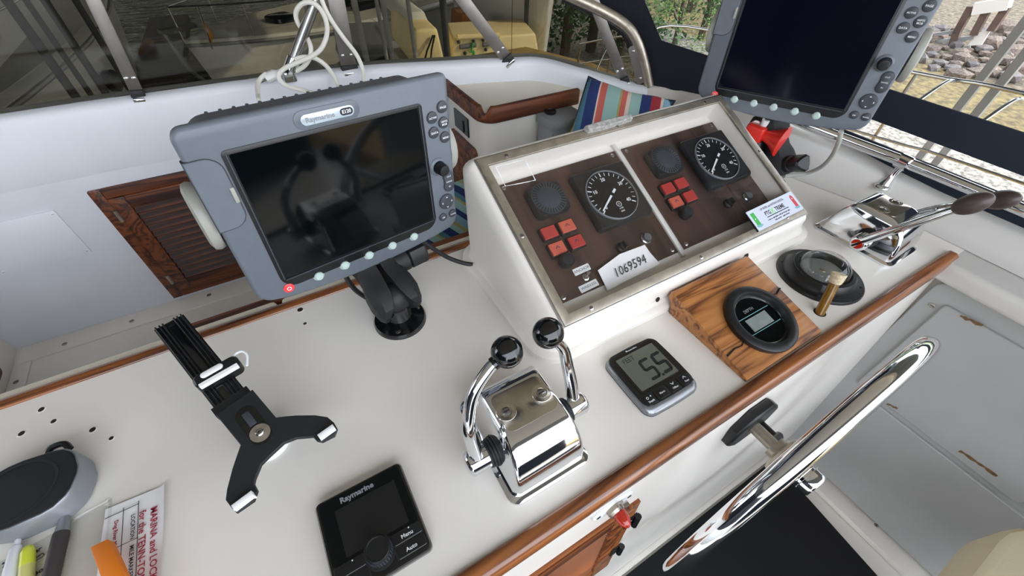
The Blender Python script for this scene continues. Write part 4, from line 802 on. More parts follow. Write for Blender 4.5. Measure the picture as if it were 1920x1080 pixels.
# ================================================================ things on the port end of the dash
ocx, ocy = -768, 312
spk = [(-822, 300), (-806, 276), (-770, 261), (-724, 262), (-706, 276), (-698, 306), (-706, 336), (-722, 351), (-770, 356), (-806, 346)]
spk = [tuple(V(spk[i]).lerp(V(spk[(i + 1) % len(spk)]), k)) for i in range(len(spk)) for k in (.18, .5, .82)]
spk = [(x - ocx, y - ocy) for x, y in spk]
t = T('speaker', 'low silver portable speaker with a black mesh top beside the pens', 'speaker', TR(ocx, ocy, 0))
obj('body', MB().prism(spk, [(0, 3), (3, 0), (32, 0), (35, 1.5)]), 'silver_paint', t, sharp=40); obj('mesh_top', MB().prism(off(spk, 3), [(34, 0), (36, 0), (37, 2)]), 'mesh_black', t); obj('ring', MB().lathe([(40, 36.8), (40, 37.4), (37, 37.4), (37, 36.8)], 40), 'rubber', t, TR(4, -4, 0) @ Matrix.Diagonal((1.1, 1, 1, 1)))
obj('strap_loop', MB().tube(crv([(20, 40, 22), (26, 52, 26), (40, 52, 26), (46, 42, 22)], 5), 4, 8), 'satin_black', t)
def pen(name, label, a, b, parts, z=6):
    A_, B_ = Zp(*a, z), Zp(*b, z); d = (B_ - A_).normalized(); B_ = A_ + d * 140; t = T(name, label, 'pen', TR(A_.x, A_.y, z)); M = frame((0, 0, 0), d, (0, 0, 1))
    for nm, m, prof in parts: obj(nm, MB().rings([[(u, r * math.cos(2 * pi * j / 16), r * math.sin(2 * pi * j / 16)) for j in range(16)] for u, r in prof]), m, t, M, sharp=50)
pen('ballpoint_pen', 'white push-button ballpoint pen lying against the yellow highlighter', (34, 1012), (19, 1080), [('push_button', 'pen_white', [(0, 2.6), (1, 3), (8, 3)]), ('barrel', 'pen_white', [(8, 4.5), (12, 6), (40, 7), (100, 7), (130, 3), (140, .6)])], 7)
pen('highlighter', 'yellow highlighter pen lying between the white and dark pens', (53, 1023), (50, 1080), [('cap', 'yellow', [(0, 2), (2, 4.5), (8, 6.5), (26, 7)]), ('barrel', 'yellow_clear', [(26, 6.8), (30, 7), (120, 7), (134, 4), (140, 2)])], 7)
pen('grip_pen', 'dark rubber grip pen with a silver tip end pointing at the speaker', (123, 968), (96, 1080), [('tip', 'silver_paint', [(0, 4), (2, 5.2), (20, 7)]), ('barrel', 'pen_dark', [(20, 7.4), (24, 8), (110, 8), (136, 5), (140, 2)])], 8)
t = T('document_sleeve', 'clear plastic document sleeve lying under the pens', 'sleeve', TR(-760, 180, 0)); Mi = TR(760, -180, 0)
sv = [(-683, 256), (-690, 262), (-740, 254), (-900, 232), (-900, 60), (-690, 60)]
obj('film', MB().prism(sv[::-1], [(1.6, 0), (2.6, 0)]), 'clear_film', t, Mi); obj('insert', MB().prism([(-724, 236), (-895, 214), (-895, 66), (-724, 66)][::-1], [(.4, 0), (1.2, 0)]), 'gelcoat_cream', t, Mi)
obj('edge_fold', MB().tube(crv([(-740, 256, 3), (-692, 264, 3), (-682, 256, 3), (-684, 160, 3), (-688, 62, 3)], 6), 1.8, 6), 'clear_film', t, Mi)
def ground_text(s_, size, px, py, qx, qy, parent, m, z, Minv, **k):
    a, b = Zp(px, py, z), Zp(qx, qy, z); return text(s_, size, parent, m, Minv @ frame(a, b - a, V((-(b - a).y, (b - a).x, 0))), align='LEFT', **k)
for s_, a, b in (('"Iner', (0, 1062), (14, 1058)), ('boarc', (63, 1078), (88, 1062)), ('er', (63, 1036), (72, 1031))): ground_text(s_, 8, *a, *b, t, 'print_dark', 2.8, Mi, bold=.25, shear=.15)
lg = [Zp(*q, 2.9) for q in ((62, 1050), (80, 1037), (83, 1040), (80, 1044), (64, 1053))]; obj('line_mark', MB().tube(lg, .6, 4), 'print_dark', t, Mi)
t = T('marina_guide', 'crumpled marina and lock guide sheet with maroon heading', 'paper', TR(-655, 190, 0)); Mi = TR(655, -190, 0)
nx, ny = 10, 16; mb = MB(); c4 = [V((-687, 254)), V((-621, 251)), V((-628, 40)), V((-694, 40))]
for i in range(nx + 1):
    for j in range(ny + 1):
        u, v = i / nx, j / ny; p = c4[0].lerp(c4[1], u).lerp(c4[3].lerp(c4[2], u), v); mb.v.append(V((p.x, p.y, 3 + 1.2 * math.sin(9 * u + 5 * v) * math.sin(7 * v) + 5 * max(0, u - .9) * 8)))
for i in range(nx):
    for j in range(ny): a = i * (ny + 1) + j; mb.f.append([a, a + ny + 1, a + ny + 2, a + 1])
obj('sheet', mb, 'paper', t, Mi, sharp=80)
for s_, sz, x, y, m, b in (('MARINA and LOCK GUIDE', 10.5, -634, 226, 'print_red', .12), ('for the TENN-TOM WATERWAY', 10.5, -646, 228, 'print_red', .12), ('LOCATION', 6.2, -656, 229, 'print_dark', .1), ('MILE MARKER', 6.2, -656, 190, 'print_dark', .1), ('PHONE', 6.2, -656, 146, 'print_dark', .1), ('Dog River Marina', 6, -673.5, 231, 'print_red', .12), ('14.5 mi South of the', 5.2, -673.5, 181, 'print_red', 0), ('Tenn-Tom', 5.2, -680, 170, 'print_red', 0)):
    text(s_, sz, t, m, Mi @ TR(x, y, 5.1) @ RZ(-90), align='LEFT', bold=b)
ru = MB()
for x in (-650.5, -666.5): ru.box((x, 140, 4.9), (.7, 208, .3))
for y in (240, 196, 152): ru.box((-668, y, 4.9), (36, .7, .3))
obj('table_rule', ru, 'print_dark', t, Mi)
so_ = [Zp(168, 1026, 22), Zp(201, 1010, 22)]; e_ = [Zp(235, 1085, 30), Zp(178, 1085, 26)]
t = T('orange_strap', 'bright orange folded strap standing on the marina guide', 'strap', TR(-680, 190, 4)); Mi = TR(680, -190, -4)
a, b, c, d = so_[0], so_[1], e_[0], e_[1]; far = (c - b).normalized() * 120; fz = V((0, 0, 14))
obj('band', MB().rings([[a, b, b - fz, a - fz], [a + far * .5 + V((0, 0, 4)), b + far * .5 + V((2, 0, 4)), b + far * .5 - fz, a + far * .5 - fz], [a + far + V((0, 0, 2)), b + far + V((2, 0, 2)), b + far - fz, a + far - fz]]), 'orange', t, Mi, bev=1.5)
# ================================================================ strut with looped white cord
sb, stp = Yp(541, 138, 1190), Yp(592, 0, 1190); d = stp - sb
t = T('canopy_strut', 'polished canopy strut footed on the windscreen sill behind the chart plotter', 'strut', TR(*Yp(540, 148, 1200))); Mi = TR(*Yp(540, 148, 1200)).inverted()
obj('pole', MB().tube([sb + d * .16, sb + d * 2.6], 13, 18), 'steel', t, Mi, sharp=60); obj('socket', MB().tube([sb + d * .06, sb + d * .22], 17, 18), 'chrome', t, Mi)
obj('foot', MB().box(sb + V((0, 0, -2)), (34, 20, 40)), 'chrome', t, Mi, bev=6, seg=3)
t = T('power_cord', 'white power cord looped around the strut with its plug on the sill', 'cord', TR(*Yp(510, 150, 1175))); Mi = TR(*Yp(510, 150, 1175)).inverted()
def cord(pts):
    P = [Yp(x, y, k) for x, y, k in pts]; e = P[-1]; P += [V((e.x, e.y + 15, e.z - 160)), V((e.x + 20, e.y + 40, -250)), V((e.x + 30, e.y + 30, -436))]
    return obj('cord', MB().tube(crv(P, 6), 5.8, 10), 'cord_white', t, Mi)
cord([(500, 138, 1172), (489, 147, 1168), (483, 160, 1150), (484, 178, 1110), (492, 205, 1060)])
cord([(555, 134, 1180), (572, 122, 1175), (582, 104, 1170), (582, 85, 1178), (572, 64, 1200), (558, 42, 1205), (555, 24, 1200), (564, 9, 1185), (580, 4, 1170), (598, 14, 1165), (611, 38, 1165), (613, 64, 1165), (603, 90, 1160), (584, 106, 1160), (556, 118, 1165), (534, 128, 1160), (523, 140, 1155), (527, 153, 1150), (543, 163, 1140), (575, 172, 1110), (600, 190, 1060)])
cord([(552, 111, 1178), (572, 107, 1172), (592, 110, 1168), (610, 122, 1164), (624, 140, 1160), (634, 162, 1130), (640, 190, 1070)])
cord([(598, -30, 1185), (604, 2, 1180), (620, 36, 1172), (645, 72, 1165), (668, 102, 1160), (680, 130, 1150), (682, 155, 1120), (684, 190, 1060)])
pg = frame(Yp(510, 142, 1172), Yp(520, 136, 1172) - Yp(498, 147, 1172), (0, 0, 1))
pl = obj('plug', MB().rings([[(u, h * math.cos(2 * pi * j / 12), w_ * math.sin(2 * pi * j / 12)) for j in range(12)] for u, h, w_ in ((-17, 9, 14), (-12, 13, 17), (8, 12, 16), (18, 7, 9), (28, 6, 7))]), 'white_plastic', t, Mi @ pg)
for y in (-6, 6): obj('prong', MB().box((-26, 0, y), (18, 2.5, 6)), 'chrome', pl)
# ================================================================ outside
mat('water', (58, 60, 48), .06, bump=1, bs=1.6, bd=.12, var=.2, vs_=.5, spec=.6, stretch=(1, 2.2, 1))
mat('far_backdrop', (56, 60, 44), .9, c2=(30, 36, 26), vs_=.7, bump=1, bs=1.5, bd=.3)
mat('gravel', (136, 120, 100), .95, c2=(78, 70, 60), vs_=9, bump=.8, bs=12, bd=.03)
mat('straw', (140, 122, 80), .95, c2=(88, 76, 50), vs_=7, bump=.8, bs=14, bd=.03)
mat('pale_gravel', (156, 150, 138), .95, c2=(84, 80, 74), vs_=12, bump=.8, bs=12, bd=.03)
mat('grass', (92, 122, 44), .9, c2=(56, 84, 26), vs_=6, bump=.8, bs=20, bd=.03)
mat('leaf', (66, 98, 44), .7, c2=(34, 60, 28), vs_=2); mat('leaf_light', (120, 156, 62), .7, c2=(70, 110, 44), vs_=2)
mat('bark', (84, 74, 62), .9, var=.3, vs_=5, bump=.8, bs=9)
mat('stone', (140, 122, 110), .9, c2=(92, 80, 72), vs_=6, bump=.6, bs=14); mat('stone_dark', (112, 104, 102), .9, var=.25, vs_=6, bump=.6, bs=14)
mat('deck_tan', (196, 164, 104), .8, c2=(168, 138, 84), vs_=9, bump=.4, bs=60)
mat('dock_wood', (92, 88, 80), .9, c2=(58, 56, 52), vs_=4, stretch=(1, 8, 1), bump=.5, bs=20)
mat('hull_white', (206, 206, 200), .3, var=.05, vs_=1); mat('hull_dark', (44, 46, 50), .3); mat('hull_grey', (110, 112, 114), .35)
mat('deck_pale', (170, 168, 158), .6, var=.06, vs_=2); mat('window_dark', (14, 17, 24), .12)
mat('post_grey', (150, 150, 148), .5, metal=.3, var=.15, vs_=3); mat('post_dark', (58, 60, 62), .6, var=.2, vs_=3)
mat('cream_box', (236, 214, 160), .5, var=.05, vs_=3); mat('canvas_brown', (150, 92, 46), .85, bump=.3, bs=80, var=.1, vs_=4)
mat('flag_orange', (206, 140, 44), .8); mat('roof_metal', (120, 122, 124), .6, metal=.2); mat('board_white', (224, 216, 206), .7); mat('board_brown', (92, 72, 62), .8, var=.2, vs_=4)
WZ = -3200.
struct('water', MB().add([(-60000, -30000, WZ), (9000, -30000, WZ), (9000, 90000, WZ), (-60000, 90000, WZ)], [(0, 1, 2, 3)]), 'water')
# the bank to starboard: rows of ground from the water's edge up to the grass
def strip(name, m, rows, label=None):
    n = 28; R = []
    for x, z in rows: R.append([V((x + 260 * math.sin(j * 1.7 + x), -16000 + j * 2000, z + 60 * math.sin(j * 2.3 + x * .01))) for j in range(n)])
    return struct(name, MB().rings(R, closed=False, caps=False), m, sharp=80)
strip('ground_pale_gravel', 'pale_gravel', [(5600, WZ - 250), (7000, -3150), (9800, -3020), (11600, -2960)])
strip('ground_straw', 'straw', [(11600, -2960), (13000, -2900), (14600, -2820)])
strip('ground_gravel', 'gravel', [(14600, -2820), (17000, -2640), (20000, -2420), (24000, -2300)])
strip('ground_grass', 'grass', [(24000, -2300), (30000, -2000), (60000, -400)])
# rubble stones
def stone(k):
    b = bmesh.new(); bmesh.ops.create_icosphere(b, subdivisions=1, radius=1); rnd = random.Random(k)
    mb = MB(); mb.v = [v.co * rnd.uniform(.75, 1.2) * 1000 for v in b.verts]; mb.f = [[v.index for v in f.verts] for f in b.faces]; b.free(); return mb
sp_ = []
for k in range(6):
    o = tag(obj('stone', stone(k), 'stone' if k % 3 else 'stone_dark', M=TR(0, 0, -5000), sharp=25), 'loose rubble stone lying on the sunlit bank above the straw', 'stone', 'rubble stones on the bank'); sp_.append(o)
rnd = random.Random(3); used = set(); placed = []
def gz(x):
    pts = [(5600, WZ - 250), (7000, -3150), (9800, -3020), (11600, -2960), (13000, -2900), (14600, -2820), (17000, -2640), (20000, -2420), (24000, -2300)]
    for (a, b), (c, d) in zip(pts, pts[1:]):
        if a <= x <= c: return b + (d - b) * (x - a) / (c - a)
    return -2300
for i in range(420):
    px, py = rnd.uniform(1690, 1925), rnd.uniform(48, 150)
    for _ in range(4): p = Zp(px, py, gz(p.x) if _ else -2700)
    if not 14300 < p.x < 23500: continue
    if any((p.xy - c_).length < rr_ + 150 for c_, rr_ in placed): continue
    r = rnd.uniform(90, 280) * (.75 + p.x / 60000); src = sp_[i % 6]; o = src if src.name not in used else None
    if o is None: o = src.copy(); col.objects.link(o)
    used.add(src.name); placed.append((p.xy, r))
    o.matrix_world = mscale(TR(0, 0, DZ) @ TR(p.x, p.y, gz(p.x) + r * .12)) @ RZ(rnd.uniform(0, 360)) @ Matrix.Diagonal((r / 1000 * rnd.uniform(.8, 1.3), r / 1000, r / 1000 * rnd.uniform(.5, .8), 1))
# own side deck and its rail
struct('floor_side_deck', MB().prism([(1080, -3500), (2620, -3500), (2620, 1500), (2560, 3200), (2250, 3950), (1080, 3950)], [(-900, 0), (-760, 0), (-750, 8)]), 'deck_tan')
rl = T('deck_rail', 'polished tube rail standing on the tan side deck outside the windscreen', 'rail', TR(2500, 1500, -750)); Mi = TR(-2500, -1500, 750)
rt = [V((2560, -3000, -50)), V((2560, -900, -50)), Xp(1920, 175, 2560), Xp(1720, 137, 2560), Xp(1290, 50, 2480), Xp(1205, 64, 2380), Xp(1150, 70, 2300), Xp(1088, 82, 2200)]
obj('rail_tube', MB().tube(crv(rt, 5), 9, 10), 'steel', rl, Mi); obj('rail_tube', MB().tube(crv([p + V((-10, 0, -330 if p.z > -300 else -160)) for p in rt], 5), 7, 8), 'steel', rl, Mi)
for p in rt[:2] + [rt[3]] + rt[5:]: obj('stanchion', MB().tube([(p.x, p.y, -750), tuple(p)], 9, 8), 'steel', rl, Mi)
for a, b in ((Xp(1790, 152, 2560), Xp(1712, 196, 2300)), (Xp(1915, 186, 2560), Xp(1830, 236, 2300)), (rt[6], rt[6] + V((-250, -60, -750 - rt[6].z)))): obj('brace', MB().tube(crv([a, a.lerp(b, .35) + V((0, 0, 30)), b], 5), 8, 8), 'steel', rl, Mi)
# dock posts
for (tx, ty, bx, by, y, r, m, lab) in ((4, 4, 88, 106, 6400, 42, 'post_dark', 'slim grey dock post passing in front of the white hull with a porthole'), (45, 0, 128, 116, 6900, 30, 'post_dark', 'slim grey dock post passing in front of the white hull with a porthole'), (92, 0, 169, 130, 6300, 36, 'post_dark', 'slim grey dock post passing in front of the white hull with a porthole'), (138, 0, 215, 120, 6700, 32, 'post_dark', 'slim grey dock post passing in front of the white hull with a porthole'),
        (662, 0, 690, 125, 5600, 36, 'post_grey', 'grey steel dock post beside the dark hull'), (702, 0, 722, 92, 5900, 24, 'post_grey', 'grey steel dock post beside the dark hull'), (718, 0, 738, 123, 5500, 30, 'post_grey', 'grey steel dock post beside the dark hull'), (763, 0, 781, 122, 5300, 26, 'post_grey', 'grey steel dock post beside the dark hull'), (834, 0, 840, 118, 5700, 44, 'post_dark', 'dark dock post between the cream boat corner and the sunlit transom'), (986, 0, 984, 108, 6900, 40, 'post_dark', 'dark dock post to the bow side of the white rowing boat')):
    p = Yp(bx, by, y); o = obj('dock_post', MB().tube([(0, 0, -200), (0, 0, 3000 - WZ)], r, 12).tube([(0, 0, -200), (0, 0, 900)], r * 1.5, 12), m, M=TR(p.x, p.y, WZ)); tag(o, lab, 'post', 'dock posts ahead')
for (px, py) in ((1852, 132), (1862, 175)):
    p = Xp(px, py, 3700); tag(obj('dock_post', MB().box((0, 0, 3600), (46, 46, 7200)).box((0, 0, 10), (80, 80, 20)), 'post_grey', M=TR(p.x, p.y, WZ - 300)), 'square galvanised dock post between the side rail and the gravel bank', 'post', 'dock posts to starboard')
# boats
def boat(name, label, bow, aft, L, B, zg, m, flare=.78, mats=('hull_white', 'deck_pale')):
    bow, aft = V((bow[0], bow[1], 0)), V((aft[0], aft[1], 0)); d = (bow - aft).normalized(); M = frame((bow.x - d.x * L, bow.y - d.y * L, WZ), d, V((-d.y, d.x, 0)))
    t = T(name, label, 'boat', M); h = zg - WZ; R = []; D = []
    for i in range(15):
        u = i / 14; x = u * L; w_ = B / 2 * (1 - max(0, (u - .45) / .55) ** 2.2) + 12; sh = h * (1 + .12 * max(0, u - .4)); rk = (1 - u) * 0
        xl = x - (L * .06 * max(0, u - .5) * 2)
        R.append([(xl, -w_ * flare, -200), (x, -w_, sh), (x, -w_ * .96, sh + 40), (x, w_ * .96, sh + 40), (x, w_, sh), (xl, w_ * flare, -200)]); D.append((x, w_, sh))
    obj('hull', MB().rings(R), mats[0], t, sharp=40)
    obj('deck', MB().rings([[(x, -w_ * .93, s_ + 42), (x, w_ * .93, s_ + 42), (x, w_ * .93, s_ + 50), (x, -w_ * .93, s_ + 50)] for x, w_, s_ in D]), mats[1], t)
    for s_ in (-1, 1): obj('rub_rail', MB().tube([(x, s_ * (w_ + 10), q - 40) for x, w_, q in D], 32, 8), 'post_grey', t)
    return t, M, h, D
def railing(t, D, h, u0, u1, ht, r=13):
    for s_ in (-1, 1):
        P = [(x, s_ * w_ * .93, q + ht) for x, w_, q in D if u0 <= x <= u1]
        obj('railing', MB().tube(P, r, 8), 'steel', t)
        for x, y, z in P[::2]: obj('stanchion', MB().tube([(x, y, z - ht + 40), (x, y, z)], r * .8, 6), 'steel', t)
# white hull with portholes, off the port bow
a0_, a1_ = Zp(0, 145, -1100), Zp(130, 70, -1100); d = (a1_ - a0_).normalized(); sd_ = V((-d.y, d.x, 0)); B_ = 3600
bw = a1_ + d * 5200 + sd_ * B_ / 2; t, M, h, D = boat('motor_yacht', 'large white motor yacht with a round porthole moored off the port bow', bw, bw - d * 1000, 13000, B_, -1330, 0)
railing(t, D, h, 3000, 13000, 620)
q = Xp(68, 140, 0); Min = M.inverted()
for k in range(4): obj('porthole', MB().lathe([(170, -30), (170, 30), (130, 34), (.5, 30)], 20), 'window_dark', t, TR(3600 + k * 1700, -B_ / 2 * .96 + 30, h * .66) @ RX(90))
pq = M.inverted() @ (Zp(66, 150, -1750) + V((0, 0, 0)))
obj('porthole', MB().lathe([(150, -60), (150, 30), (115, 34), (.5, 28)], 20), 'window_dark', t, TR(pq.x, -B_ / 2 * .93, h * .74) @ RX(90))
obj('cabin', MB().rings([[(x, s_ * w_, z) for s_, w_, z in ((-1, w0, h), (-1, w0 * .82, h + 1300), (1, w0 * .82, h + 1300), (1, w0, h))] for x, w0 in ((300, 1300), (7200, 1250), (8600, 900))]), 'hull_white', t, bev=60)
for k in range(4): obj('cabin_window', MB().box((1500 + k * 1600, -1190, h + 700), (1200, 60, 620)), 'window_dark', t, bev=40)
# sailing boat with pulpit, hatches and fenders ahead
b0_, b1_ = Zp(352, 92, -1900), Zp(640, 22, -1900)
t, M, h, D = boat('sailing_boat', 'grey decked sailing boat with bow pulpit lying across ahead', b0_, b1_, 6900, 2600, -1900, 0, .7, ('hull_white', 'deck_pale'))
railing(t, D, h, 2500, 6900, 560)
for x, y, w_, l in ((4900, 0, 560, 560), (2900, 380, 340, 900), (2900, -120, 340, 900)): obj('hatch', MB().prism(rrect(l, w_, 150, 4, x, y), [(h + 80, 0), (h + 180, 10), (h + 200, 60)]), 'window_dark', t)
obj('coachroof', MB().prism(rrect(2000, 1400, 300, 5, 1200, 0), [(h, 0), (h + 300, 60), (h + 380, 160)]), 'deck_pale', t)
obj('anchor_roller', MB().box((6900, 0, h + 330), (600, 160, 60)).tube([(7150, 0, h + 300), (7050, 0, h - 300), (6800, 0, h - 700)], 40, 8), 'steel', t)
for x in (2600, 3400): fd = obj('fender', MB().ball((0, 0, 0), (260, 260, 360), 16, 12), 'canvas_blue', t, TR(x, 1480, h - 420)); obj('fender_line', MB().tube([(0, 0, 300), (0, -80, 900)], 12, 6), 'cord_white', fd)
fb = Zp(395, 86, -1800); t = T('pennant', 'orange pennant with a white badge hanging over the bow of the sailing boat', 'flag', TR(*fb)); yq = fb.y - 60
Q = [Yp(*q, yq) for q in ((372, 20), (381, 40), (398, 62), (400, 66), (396, 86), (384, 60))]
obj('cloth', MB().rings([Q, [p + V((0, 14, 0)) for p in Q]]), 'flag_orange', t, TR(*(-fb))); Q2 = [Yp(*q, yq - 8) for q in ((379, 42), (391, 58), (392, 64), (386, 60))]; obj('badge', MB().rings([Q2, [p + V((0, 6, 0)) for p in Q2]]), 'hull_white', t, TR(*(-fb)))
obj('staff', MB().tube([Yp(370, 12, yq), Yp(398, 92, yq), fb], 14, 6), 'steel', t, TR(*(-fb)))
# dark hull and cream corner boat
b0_, b1_ = Zp(800, 118, -1700), Zp(690, 0, -1700)
boat('dark_launch', 'dark hulled launch lying under the covered dock ahead', b0_ + V((-800, 200, 0)), b1_, 2700, 1200, -1750, 0, .8, ('hull_dark', 'hull_grey'))
t = T('cream_cruiser', 'cream cabin corner of a small cruiser with two dark mooring lines', 'boat', TR(*Yp(810, 122, 6000))); Mi = TR(*Yp(810, 122, 6000)).inverted()
F_ = [Yp(*q, 6000) for q in ((778, 130), (777, 56), (820, 52), (838, 130))]; obj('cabin', MB().rings([F_, [p + V((200, 1600, 0)) for p in F_]]), 'cream_box', t, Mi, bev=50, seg=3)
F_ = [Yp(*q, 6500) for q in ((768, 55), (766, 22), (795, 20), (808, 50))]; obj('coaming', MB().rings([F_, [p + V((100, 1500, 0)) for p in F_]]), 'hull_white', t, Mi, bev=40)
F_ = [Yp(770, 140, 6000), Yp(850, 140, 6000)]; F_ = [F_[0], F_[1], F_[1] + V((200, 1700, 0)), F_[0] + V((200, 1700, 0))]; obj('hull', MB().rings([F_, [V((p.x, p.y, WZ - 100)) for p in F_]]), 'hull_white', t, Mi)
for q in ((812, 66, 794, 122), (815, 66, 807, 122)): obj('mooring_line', MB().tube([Yp(q[0], q[1], 5970), Yp((q[0] + q[2]) / 2 - 2, (q[1] + q[3]) / 2, 5900), Yp(q[2], q[3], 5850)], 12, 6), 'satin_black', t, Mi)
# sunlit transom
ty = 6200; tb = Yp(925, 130, ty); t = T('cream_transom', 'sunlit cream boat transom with long slots and a green line', 'boat', TR(*tb)); Mi = TR(*(-tb))
F_ = [Yp(*q, ty) for q in ((846, 135), (848, 74), (1004, 62), (1016, 128))]; obj('transom', MB().rings([F_, [p + V((300, 900, 0)) for p in F_]]), 'cream_box', t, Mi, bev=40, seg=3)
G_ = [V((p.x, p.y + 30, p.z)) for p in (F_[0], F_[3])]; G_ += [G_[1] + V((300, 900, 0)), G_[0] + V((300, 900, 0))]; obj('hull', MB().rings([[V((p.x, p.y, p.z + 40)) for p in G_], [V((p.x, p.y, WZ - 100)) for p in G_]]), 'hull_white', t, Mi)
for (x0, y0, x1, y1, hh_) in ((862, 88, 892, 84, 9), (905, 84, 936, 79, 9), (857, 70, 935, 66, 5)):
    a, b = Yp(x0, y0, ty - 12), Yp(x1, y1, ty - 12); obj('slot', MB().tube([a, b], 34 if hh_ > 6 else 40, 10), 'hull_grey' if hh_ > 6 else 'cream_box', t, Mi)
for q in ((860, 79), (888, 76), (906, 75), (872, 100), (911, 93)): obj('fitting', MB().ball(Yp(*q, ty - 20), 26, 10, 8), 'post_dark', t, Mi)
obj('green_line', MB().tube(crv([Yp(*q, ty - 60) for q in ((887, 80), (884, 95), (889, 98), (881, 114))], 4), 14, 6).tube(crv([Yp(*q, ty - 60) for q in ((880, 97), (887, 99), (891, 112))], 4), 14, 6), 'green', t, Mi)
F_ = [Yp(*q, 7300) for q in ((864, 66), (866, 26), (893, 22), (924, 62))]; tag(obj('brown_cover', MB().rings([F_, [p + V((200, 900, -100)) for p in F_]]), 'canvas_brown', bev=30), 'brown canvas boat cover rising behind the cream transom', 'boat cover')
# white tender bow
b0_ = Yp(1022, 110, 6600); t, M, h, D = boat('white_tender', 'white tender with a raised bow and grab rails beyond the sunlit transom', (b0_.x, b0_.y), (b0_.x + 500, b0_.y + 2600), 4200, 1500, b0_.z + 900, 0, .6)
railing(t, D, h, 2200, 4200, 350, 18)
# dark dock finger with planks
dk = T('dock_finger', 'dark plank dock finger between the yacht and the sailing boat', 'dock', TR(*Zp(290, 150, WZ))); dm = TR(*(-Zp(290, 150, WZ)))
d0, d1 = Zp(290, 168, -2500), Zp(318, 30, -2500); dd = (d1 - d0); dn = dd.normalized(); ds = V((dn.y, -dn.x, 0)); L_ = min(dd.length, 11000); pl_ = None
for i in range(int(L_ / 160)):
    p = d0 + dn * (i * 160 + 75); Mp = dm @ frame(p, ds, dn)
    if not pl_: pl_ = obj('plank', MB().box((0, 0, 0), (900, 148, 45)), 'dock_wood', dk, Mp)
    else: c = pl_.copy(); col.objects.link(c); c.parent = dk; c.matrix_local = mscale(Mp)
for s_ in (-1, 1): obj('beam', MB().tube([d0 + ds * 380 * s_ + V((0, 0, -100)), d0 + dn * L_ + ds * 380 * s_ + V((0, 0, -100))], 80, 4), 'dock_wood', dk, dm)
for k in (.1, .5, .9): obj('pile', MB().tube([d0 + dn * L_ * k + V((0, 0, WZ - d0.z - 100)), d0 + dn * L_ * k + V((0, 0, -90))], 110, 10), 'dock_wood', dk, dm)
# covered dock roof on posts, its unseen edges set to trim sky light
rf = struct('dock_roof', MB().box((500, 16000, 2900), (15000, 37000, 60)), 'roof_metal')
# weathered wooden frame on the bank
pb = Xp(1725, 112, 16500); t = T('timber_frame', 'weathered timber gangway frame with a white top board on the bank', 'timber frame', TR(pb.x, pb.y, gz(16500))); Mi = TR(-pb.x, -pb.y, -gz(16500))
X6 = lambda x, y: Xp(x, y, 16500)
for a, b in (((1822, 12), (1795, 60)), ((1855, 12), (1826, 66)), ((1888, 14), (1858, 58)), ((1795, 60), (1783, 96))): obj('timber', MB().tube([X6(*a), X6(*b)], 110, 4), 'board_brown', t, Mi)
obj('top_board', MB().tube([X6(1828, 16), X6(1895, 6)], 190, 4), 'board_white', t, Mi); a, b, c, d_ = X6(1830, 62), X6(1858, 55), X6(1840, 84), X6(1814, 86); obj('pale_panel', MB().rings([[a, b, c, d_], [p + V((60, 0, 0)) for p in (a, b, c, d_)]]), 'board_white', t, Mi)
for a, b in (((1755, 78), (1826, 70)), ((1752, 90), (1815, 72)), ((1745, 66), (1800, 58)), ((1815, 86), (1814, 110))): obj('brace', MB().tube([X6(*a), X6(*b)], 60, 4), 'post_grey', t, Mi)
# backdrop added ahead, out of view, to darken the water's reflections
R = []
for i in range(40):
    x = -70000 + i * 2400; r_ = random.Random(i); R.append([(x, 38000, WZ - 200), (x, 39500 + r_.uniform(-700, 700), WZ + 2600), (x, 41000, WZ + 5600 + r_.uniform(-900, 1500)), (x, 46000, WZ + 7000 + r_.uniform(-900, 2200)), (x, 47000, WZ - 200)])
struct('ground_far_backdrop', MB().rings(R), 'far_backdrop', sharp=80)
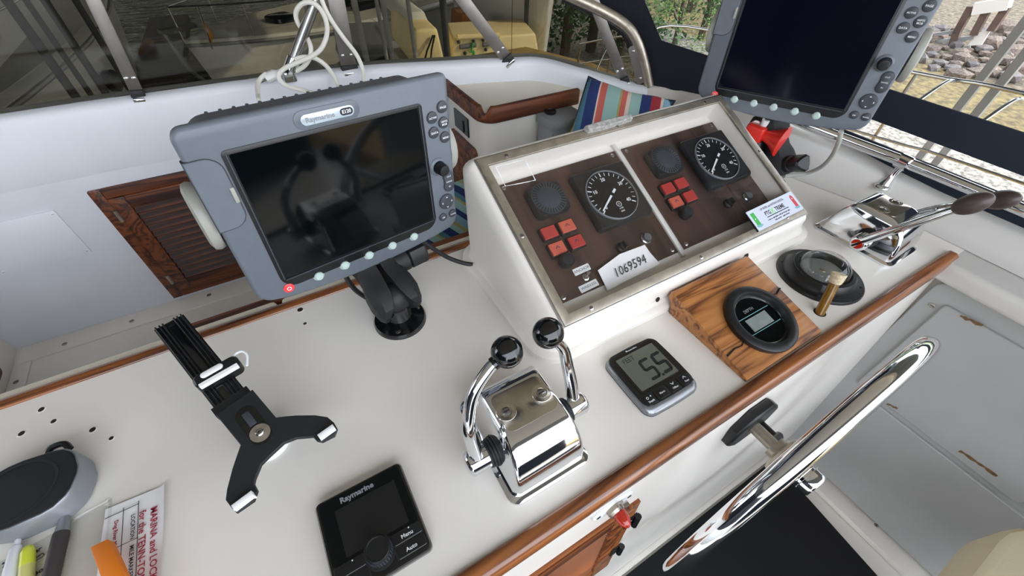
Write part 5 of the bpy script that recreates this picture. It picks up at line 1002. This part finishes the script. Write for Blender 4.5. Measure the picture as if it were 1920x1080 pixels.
# trees
def tree(px, py, x, hgt, spread, m, label, n=2600):
    rd = random.Random(px); p = Xp(px, py, x); gzz = gz(x) if x < 24000 else -2200
    t = T('bank_tree', label, 'tree', TR(p.x, p.y, gzz), 'trees on the bank'); obj('trunk', MB().tube([(0, 0, -300), (60, 40, hgt * .3), (0, 80, hgt * .6), (40, 0, hgt * .9)], [hgt * .035, hgt * .028, hgt * .018, hgt * .006], 8), 'bark', t)
    for k in range(5): a = rd.uniform(0, 6.3); obj('branch', MB().tube([(0, 0, hgt * (.25 + .1 * k)), (math.cos(a) * spread * .4, math.sin(a) * spread * .4, hgt * (.38 + .1 * k)), (math.cos(a) * spread * .8, math.sin(a) * spread * .8, hgt * (.42 + .1 * k))], [hgt * .015, hgt * .01, hgt * .003], 6), 'bark', t)
    cl_ = [(V((rd.gauss(0, .45) * spread, rd.gauss(0, .45) * spread, hgt * rd.uniform(.12, 1))), spread * rd.uniform(.22, .42)) for _ in range(26)]; mb = MB()
    for i in range(n):
        c, r = cl_[i % 26]; v = V((rd.gauss(0, 1), rd.gauss(0, 1), rd.gauss(0, 1))).normalized() * r * rd.uniform(.6, 1); q = c + v; a = V((rd.gauss(0, 1), rd.gauss(0, 1), rd.gauss(0, 1))).normalized(); b = a.orthogonal().normalized(); s_ = rd.uniform(60, 150) * hgt / 6000
        mb.v += [q - a * s_, q + b * s_ * .5, q + a * s_, q - b * s_ * .5]; k = len(mb.v); mb.f.append([k - 4, k - 3, k - 2, k - 1])
    o = obj('foliage', mb, m, t); o['kind'] = 'stuff'
for px, py, x, hg, sp, m, lab in ((1225, 30, 15000, 6500, 2600, 'leaf', 'dark green leafy tree on the bank beyond the canvas corner window'), (1290, 40, 13500, 5200, 2300, 'leaf_light', 'bright green leafy tree on the bank beyond the canvas corner window'), (1345, 20, 17500, 7500, 3000, 'leaf', 'tall dark green tree on the bank behind the sideways plotter'), (1170, 10, 19000, 8000, 3200, 'leaf', 'dark green leafy tree behind the navy canvas corner'), (1095, 20, 13000, 7000, 2700, 'leaf', 'dark leafy tree seen through the tinted windscreen wing'), (1045, 10, 15000, 8000, 3200, 'leaf', 'broad dark tree beyond the white tender'), (1262, 88, 10400, 2000, 1300, 'leaf_light', 'low bright bush at the foot of the bank trees'), (1062, 62, 7200, 4200, 1500, 'leaf', 'dark shoreline tree close beyond the white tender'), (1112, 55, 8200, 4300, 1500, 'leaf', 'dark shoreline tree seen over the deck rail through tinted glass'), (1165, 66, 8600, 4000, 1400, 'leaf', 'dark shoreline tree beside the strut of the windscreen wing'), (1312, 78, 11500, 3300, 1600, 'leaf', 'dark bush beyond the canvas corner window beside the plotter')):
    tree(px, py, x, hg, sp, m, lab)
